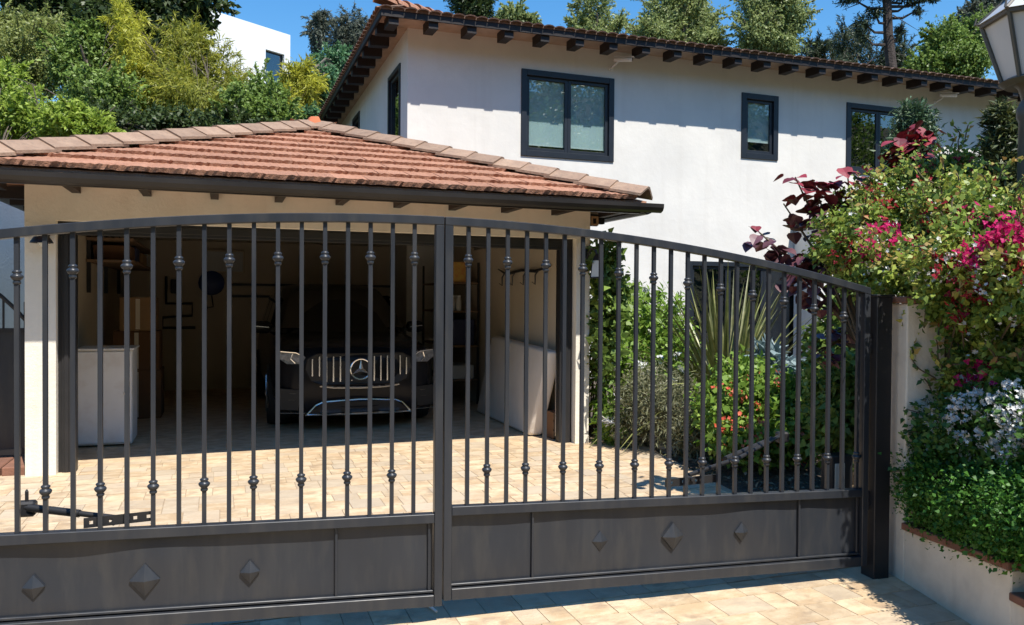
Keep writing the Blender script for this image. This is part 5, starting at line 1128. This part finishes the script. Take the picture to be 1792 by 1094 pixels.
conifer('juniper', 'feathery green juniper tip in front of the dark upstairs window', 'conifer1', 'l_conifer', 91, (BLOB['conifer1'][0][0], 10.2, 0), 7000)
conifer('columnar_cypress', 'narrow dark column cypress beside the street lantern', 'conifer2', 'l_conifer2', 92, (BLOB['conifer2'][0][0], 7.6, 0), 7000)
# hanging sprig at the far left eave
sprigs('ivy_sprig', 'few ivy leaves hanging below the left garage eave', [((-1.80, 7.75, 2.42), (.1, 0, -1), .3), ((-1.88, 7.75, 2.45), (.2, 0, -1), .45)], 43, 'l_green', .06)

# ------------------------------------------------------------------ hillside trees
HT = 'hillside trees left of the house'
tree('oak_tree', 'tall very dark green tree at the top left of the hillside', 'tree', 't_darkoak', 43605, 0.229, 0.138, 'l_dark', 101, .35, group=HT, bark='barkdark')
tree('olive_tree', 'dull olive green tree at the left edge above the bright shrubs', 'tree', 't_olive', 28215, 0.109, 0.052, 'l_olive', 102, .16, group=HT)
tree('green_tree', 'leafy mid green tree between olive tree and tall yellow bamboo', 'tree', 't_green', 28215, 0.103, 0.058, 'l_green', 103, .16, group=HT)
tree('bamboo_clump', 'tall pointed yellow bamboo left of the wide bamboo stand', 'bamboo', 't_bamboo1', 25650, 0.163, 0.026, 'l_bamboo', 104, .03, group=HT, trunks=6, hang=.5, limbs=20, spread=.16)
tree('bamboo_clump', 'wide yellow green bamboo stand in front of the white building', 'bamboo', 't_bamboo2', 48735, 0.163, 0.026, 'l_bamboo2', 105, .03, group=HT, trunks=10, hang=.5, limbs=20, spread=.16)
tree('green_tree', 'glossy mid green tree below the white building', 'tree', 't_mid', 20520, 0.087, 0.052, 'l_green', 106, .12, group=HT)
tree('bamboo_clump', 'small yellow bamboo right of the white building', 'bamboo', 't_bamboo3', 17955, 0.152, 0.026, 'l_bamboo', 107, .03, group=HT, trunks=5, hang=.5, spread=.16)
tree('bluish_tree', 'blue green tree beside the left eave of the house', 'tree', 't_bluegreen', 25650, 0.109, 0.063, 'l_blue', 108, .15, group=HT)
tree('bright_shrub', 'bright green leafy shrub just above the left roof hip', 'shrub', 't_shrub', 23085, 0.093, 0.040, 'l_lime', 109, .05, group=HT, trunks=4)
tree('dark_shrub_bank', 'dark green shrubs low behind the garage ridge', 'shrub', 't_dark2', 23085, 0.098, 0.058, 'l_dark', 110, .06, group=HT, trunks=4)
tree('eucalyptus_tree', 'thin dusky eucalyptus standing alone against the sky', 'tree', 't_euc1', 6669, 0.229, 0.058, 'l_euc', 111, .2, group=HT, hang=.6, bark='barkdark')
tree('eucalyptus_tree', 'broader dusky eucalyptus beside the house eave', 'tree', 't_euc2', 10773, 0.229, 0.058, 'l_euc', 112, .25, group=HT, hang=.6, bark='barkdark')
HR = 'trees behind the house roof'
tree('dark_conifer', 'dark tree just above the left part of the house roof', 'tree', 't_dark3', 14107, 0.163, 0.052, 'l_dark', 121, .2, group=HR, bark='barkdark')
tree('light_tree', 'small light green tree top right of the dark tree', 'tree', 't_light', 7695, 0.152, 0.075, 'l_light', 122, .15, group=HR)
tree('sparse_tree', 'sparse thin leaved tree with visible twigs above the roof', 'tree', 't_sparse', 6669, 0.163, 0.058, 'l_light', 123, .18, group=HR, limbs=40, spread=.24, rmin=.2)
tree('tall_tree', 'dense tall green tree right of the sparse tree', 'tree', 't_tallgreen', 35910, 0.147, 0.069, 'l_light', 124, .28, group=HR, limbs=24)
tree('tall_tree', 'tall green tree above the small upstairs window', 'tree', 't_tallgreen2', 30780, 0.136, 0.063, 'l_light', 125, .26, group=HR, limbs=24, hang=.3)
tree('low_pine', 'row of low dark pine crowns behind the roof vent', 'tree', 't_lowpine', 23085, 0.185, 0.034, 'l_pine', 126, .2, group=HR, bark='barkdark')
tree('round_tree', 'rounded green tree behind the right end of the roof', 'tree', 't_right', 30780, 0.152, 0.086, 'l_green', 127, .25, group=HR)
tree('distant_tree', 'pale upper tree behind the lantern top', 'tree', 't_right2', 8977, 0.174, 0.086, 'l_euc', 128, .2, group=HR)
# tall pine with bare trunk
def tallpine():
    t = thing('tall_pine', (29.95, 29.7, hill(30, 29.7)-.1), 'tall pine with bare dark trunk and sparse needle clumps', 'tree', HR); rg = np.random.default_rng(131)
    P = [(29.95, 29.72, 5), (29.93, 29.74, 9), (29.92, 29.74, 12.7), (29.80, 29.85, 14.3), (29.72, 29.87, 15.9), (29.6, 29.9, 18.5), (29.6, 29.9, 20.5)]
    m = MB().tube(P, [.34, .30, .25, .22, .2, .15, .06], 9)
    for b in BLOB['pineclumps']:
        c = Vector(b[:3]); z = min(19.5, c.z-.5); a = Vector((np.interp(z, [p[2] for p in P], [p[0] for p in P]), np.interp(z, [p[2] for p in P], [p[1] for p in P]), z)); md = a.lerp(c, .5)+Vector((rg.normal()*.2, 0, -.25))
        m.tube([a, md, c], [.09, .06, .025], 5)
        for k in range(5): m.tube([md.lerp(c, .5), c+Vector(rg.normal(size=3)*np.array([b[3], .3, b[4]])*.9)], [.03, .008], 4)
    for k in range(12):
        z = rg.uniform(11, 16); a = Vector((29.85, 29.8, z)); m.tube([a, a+Vector((rg.normal()*.6, rg.normal()*.3, -.15)), a+Vector((rg.normal()*1.0, rg.normal()*.3, -.3))], [.04, .025, .006], 4)
    m.build('trunk', M['barkdark'], t, smooth=True)
    pos, ax, nr, rn, _ = foliage(BLOB['pineclumps'], 15000, rg, 40, .3, .1); leafmesh('crown', pos, ax, nr, .22*(.7+.6*rg.random(len(pos))), .05, M['l_pine'], t, rn)
tallpine()
# white modern house on the hill
def hillhouse():
    a = Vector((-.217, 48.242, 0)); b = Vector((3.967, 50.869, 0)); d = (b-a).normalized(); n_ = Vector((-d.y, d.x, 0)); a = a-d*1.5
    T = Matrix(((d.x, n_.x, 0, a.x), (d.y, n_.y, 0, a.y), (0, 0, 1, 0), (0, 0, 0, 1))); L = (b-a).length
    t = thing('hill_building', a+d*L*.5+Vector((0, 0, 9)), 'white flat roofed building high on the hillside behind bamboo', 'building')
    s0, s1, z0, z1 = L-1.75, L-.42, 13.3, 16.35
    w_ = wall_holes(0, L, 8, 17.64, [(s0, s1, z0, z1)], 0, .4); w_.T = T; w_.box(L-.4, L, .401, 8, 8, 17.64).box(0, .4, .401, 8, 8, 17.64).box(.4, L-.4, 7.6, 8, 8, 17.64); w_.build('wall', M['plaster_far'], t)
    MB(T).box(.4, L-.4, .4, 7.6, 17.2, 17.4).build('roof', M['plaster_far'], t)
    wo = MB(T).box(s0, s0+.08, .2, .3, z0, z1).box(s1-.08, s1, .2, .3, z0, z1).box(s0+.08, s1-.08, .2, .3, z1-.08, z1).build('window', M['winframe'], t); MB(T).box(s0+.08, s1-.08, .24, .26, z0, z1-.08).build('pane', M['glassdark'], wo)
    MB(T).box(.4, L-.4, 1.5, 1.6, 8, 17.2).build('room_backing', M['stucco_grey'], t)
hillhouse()
# wooded slope across the road, behind the viewer: it shows in the window glass
rg = np.random.default_rng(200); bl = []
for k in range(150):
    x, y = rg.uniform(-45, 80), rg.uniform(-60, -18); bl.append((x, y, hill(x, y)+1.5, rg.uniform(2, 4), rg.uniform(2, 4.5)))
pos, ax, nr, rn, _ = foliage(bl, 60000, rg, 40, .2, .5)
o = leafmesh('far_wood', pos, ax, nr, .5*(.7+.6*rg.random(len(pos))), .3, M['l_green'], None, rn); tag(o, 'wooded slope across the road mirrored in the windows', 'wood', kind='stuff')
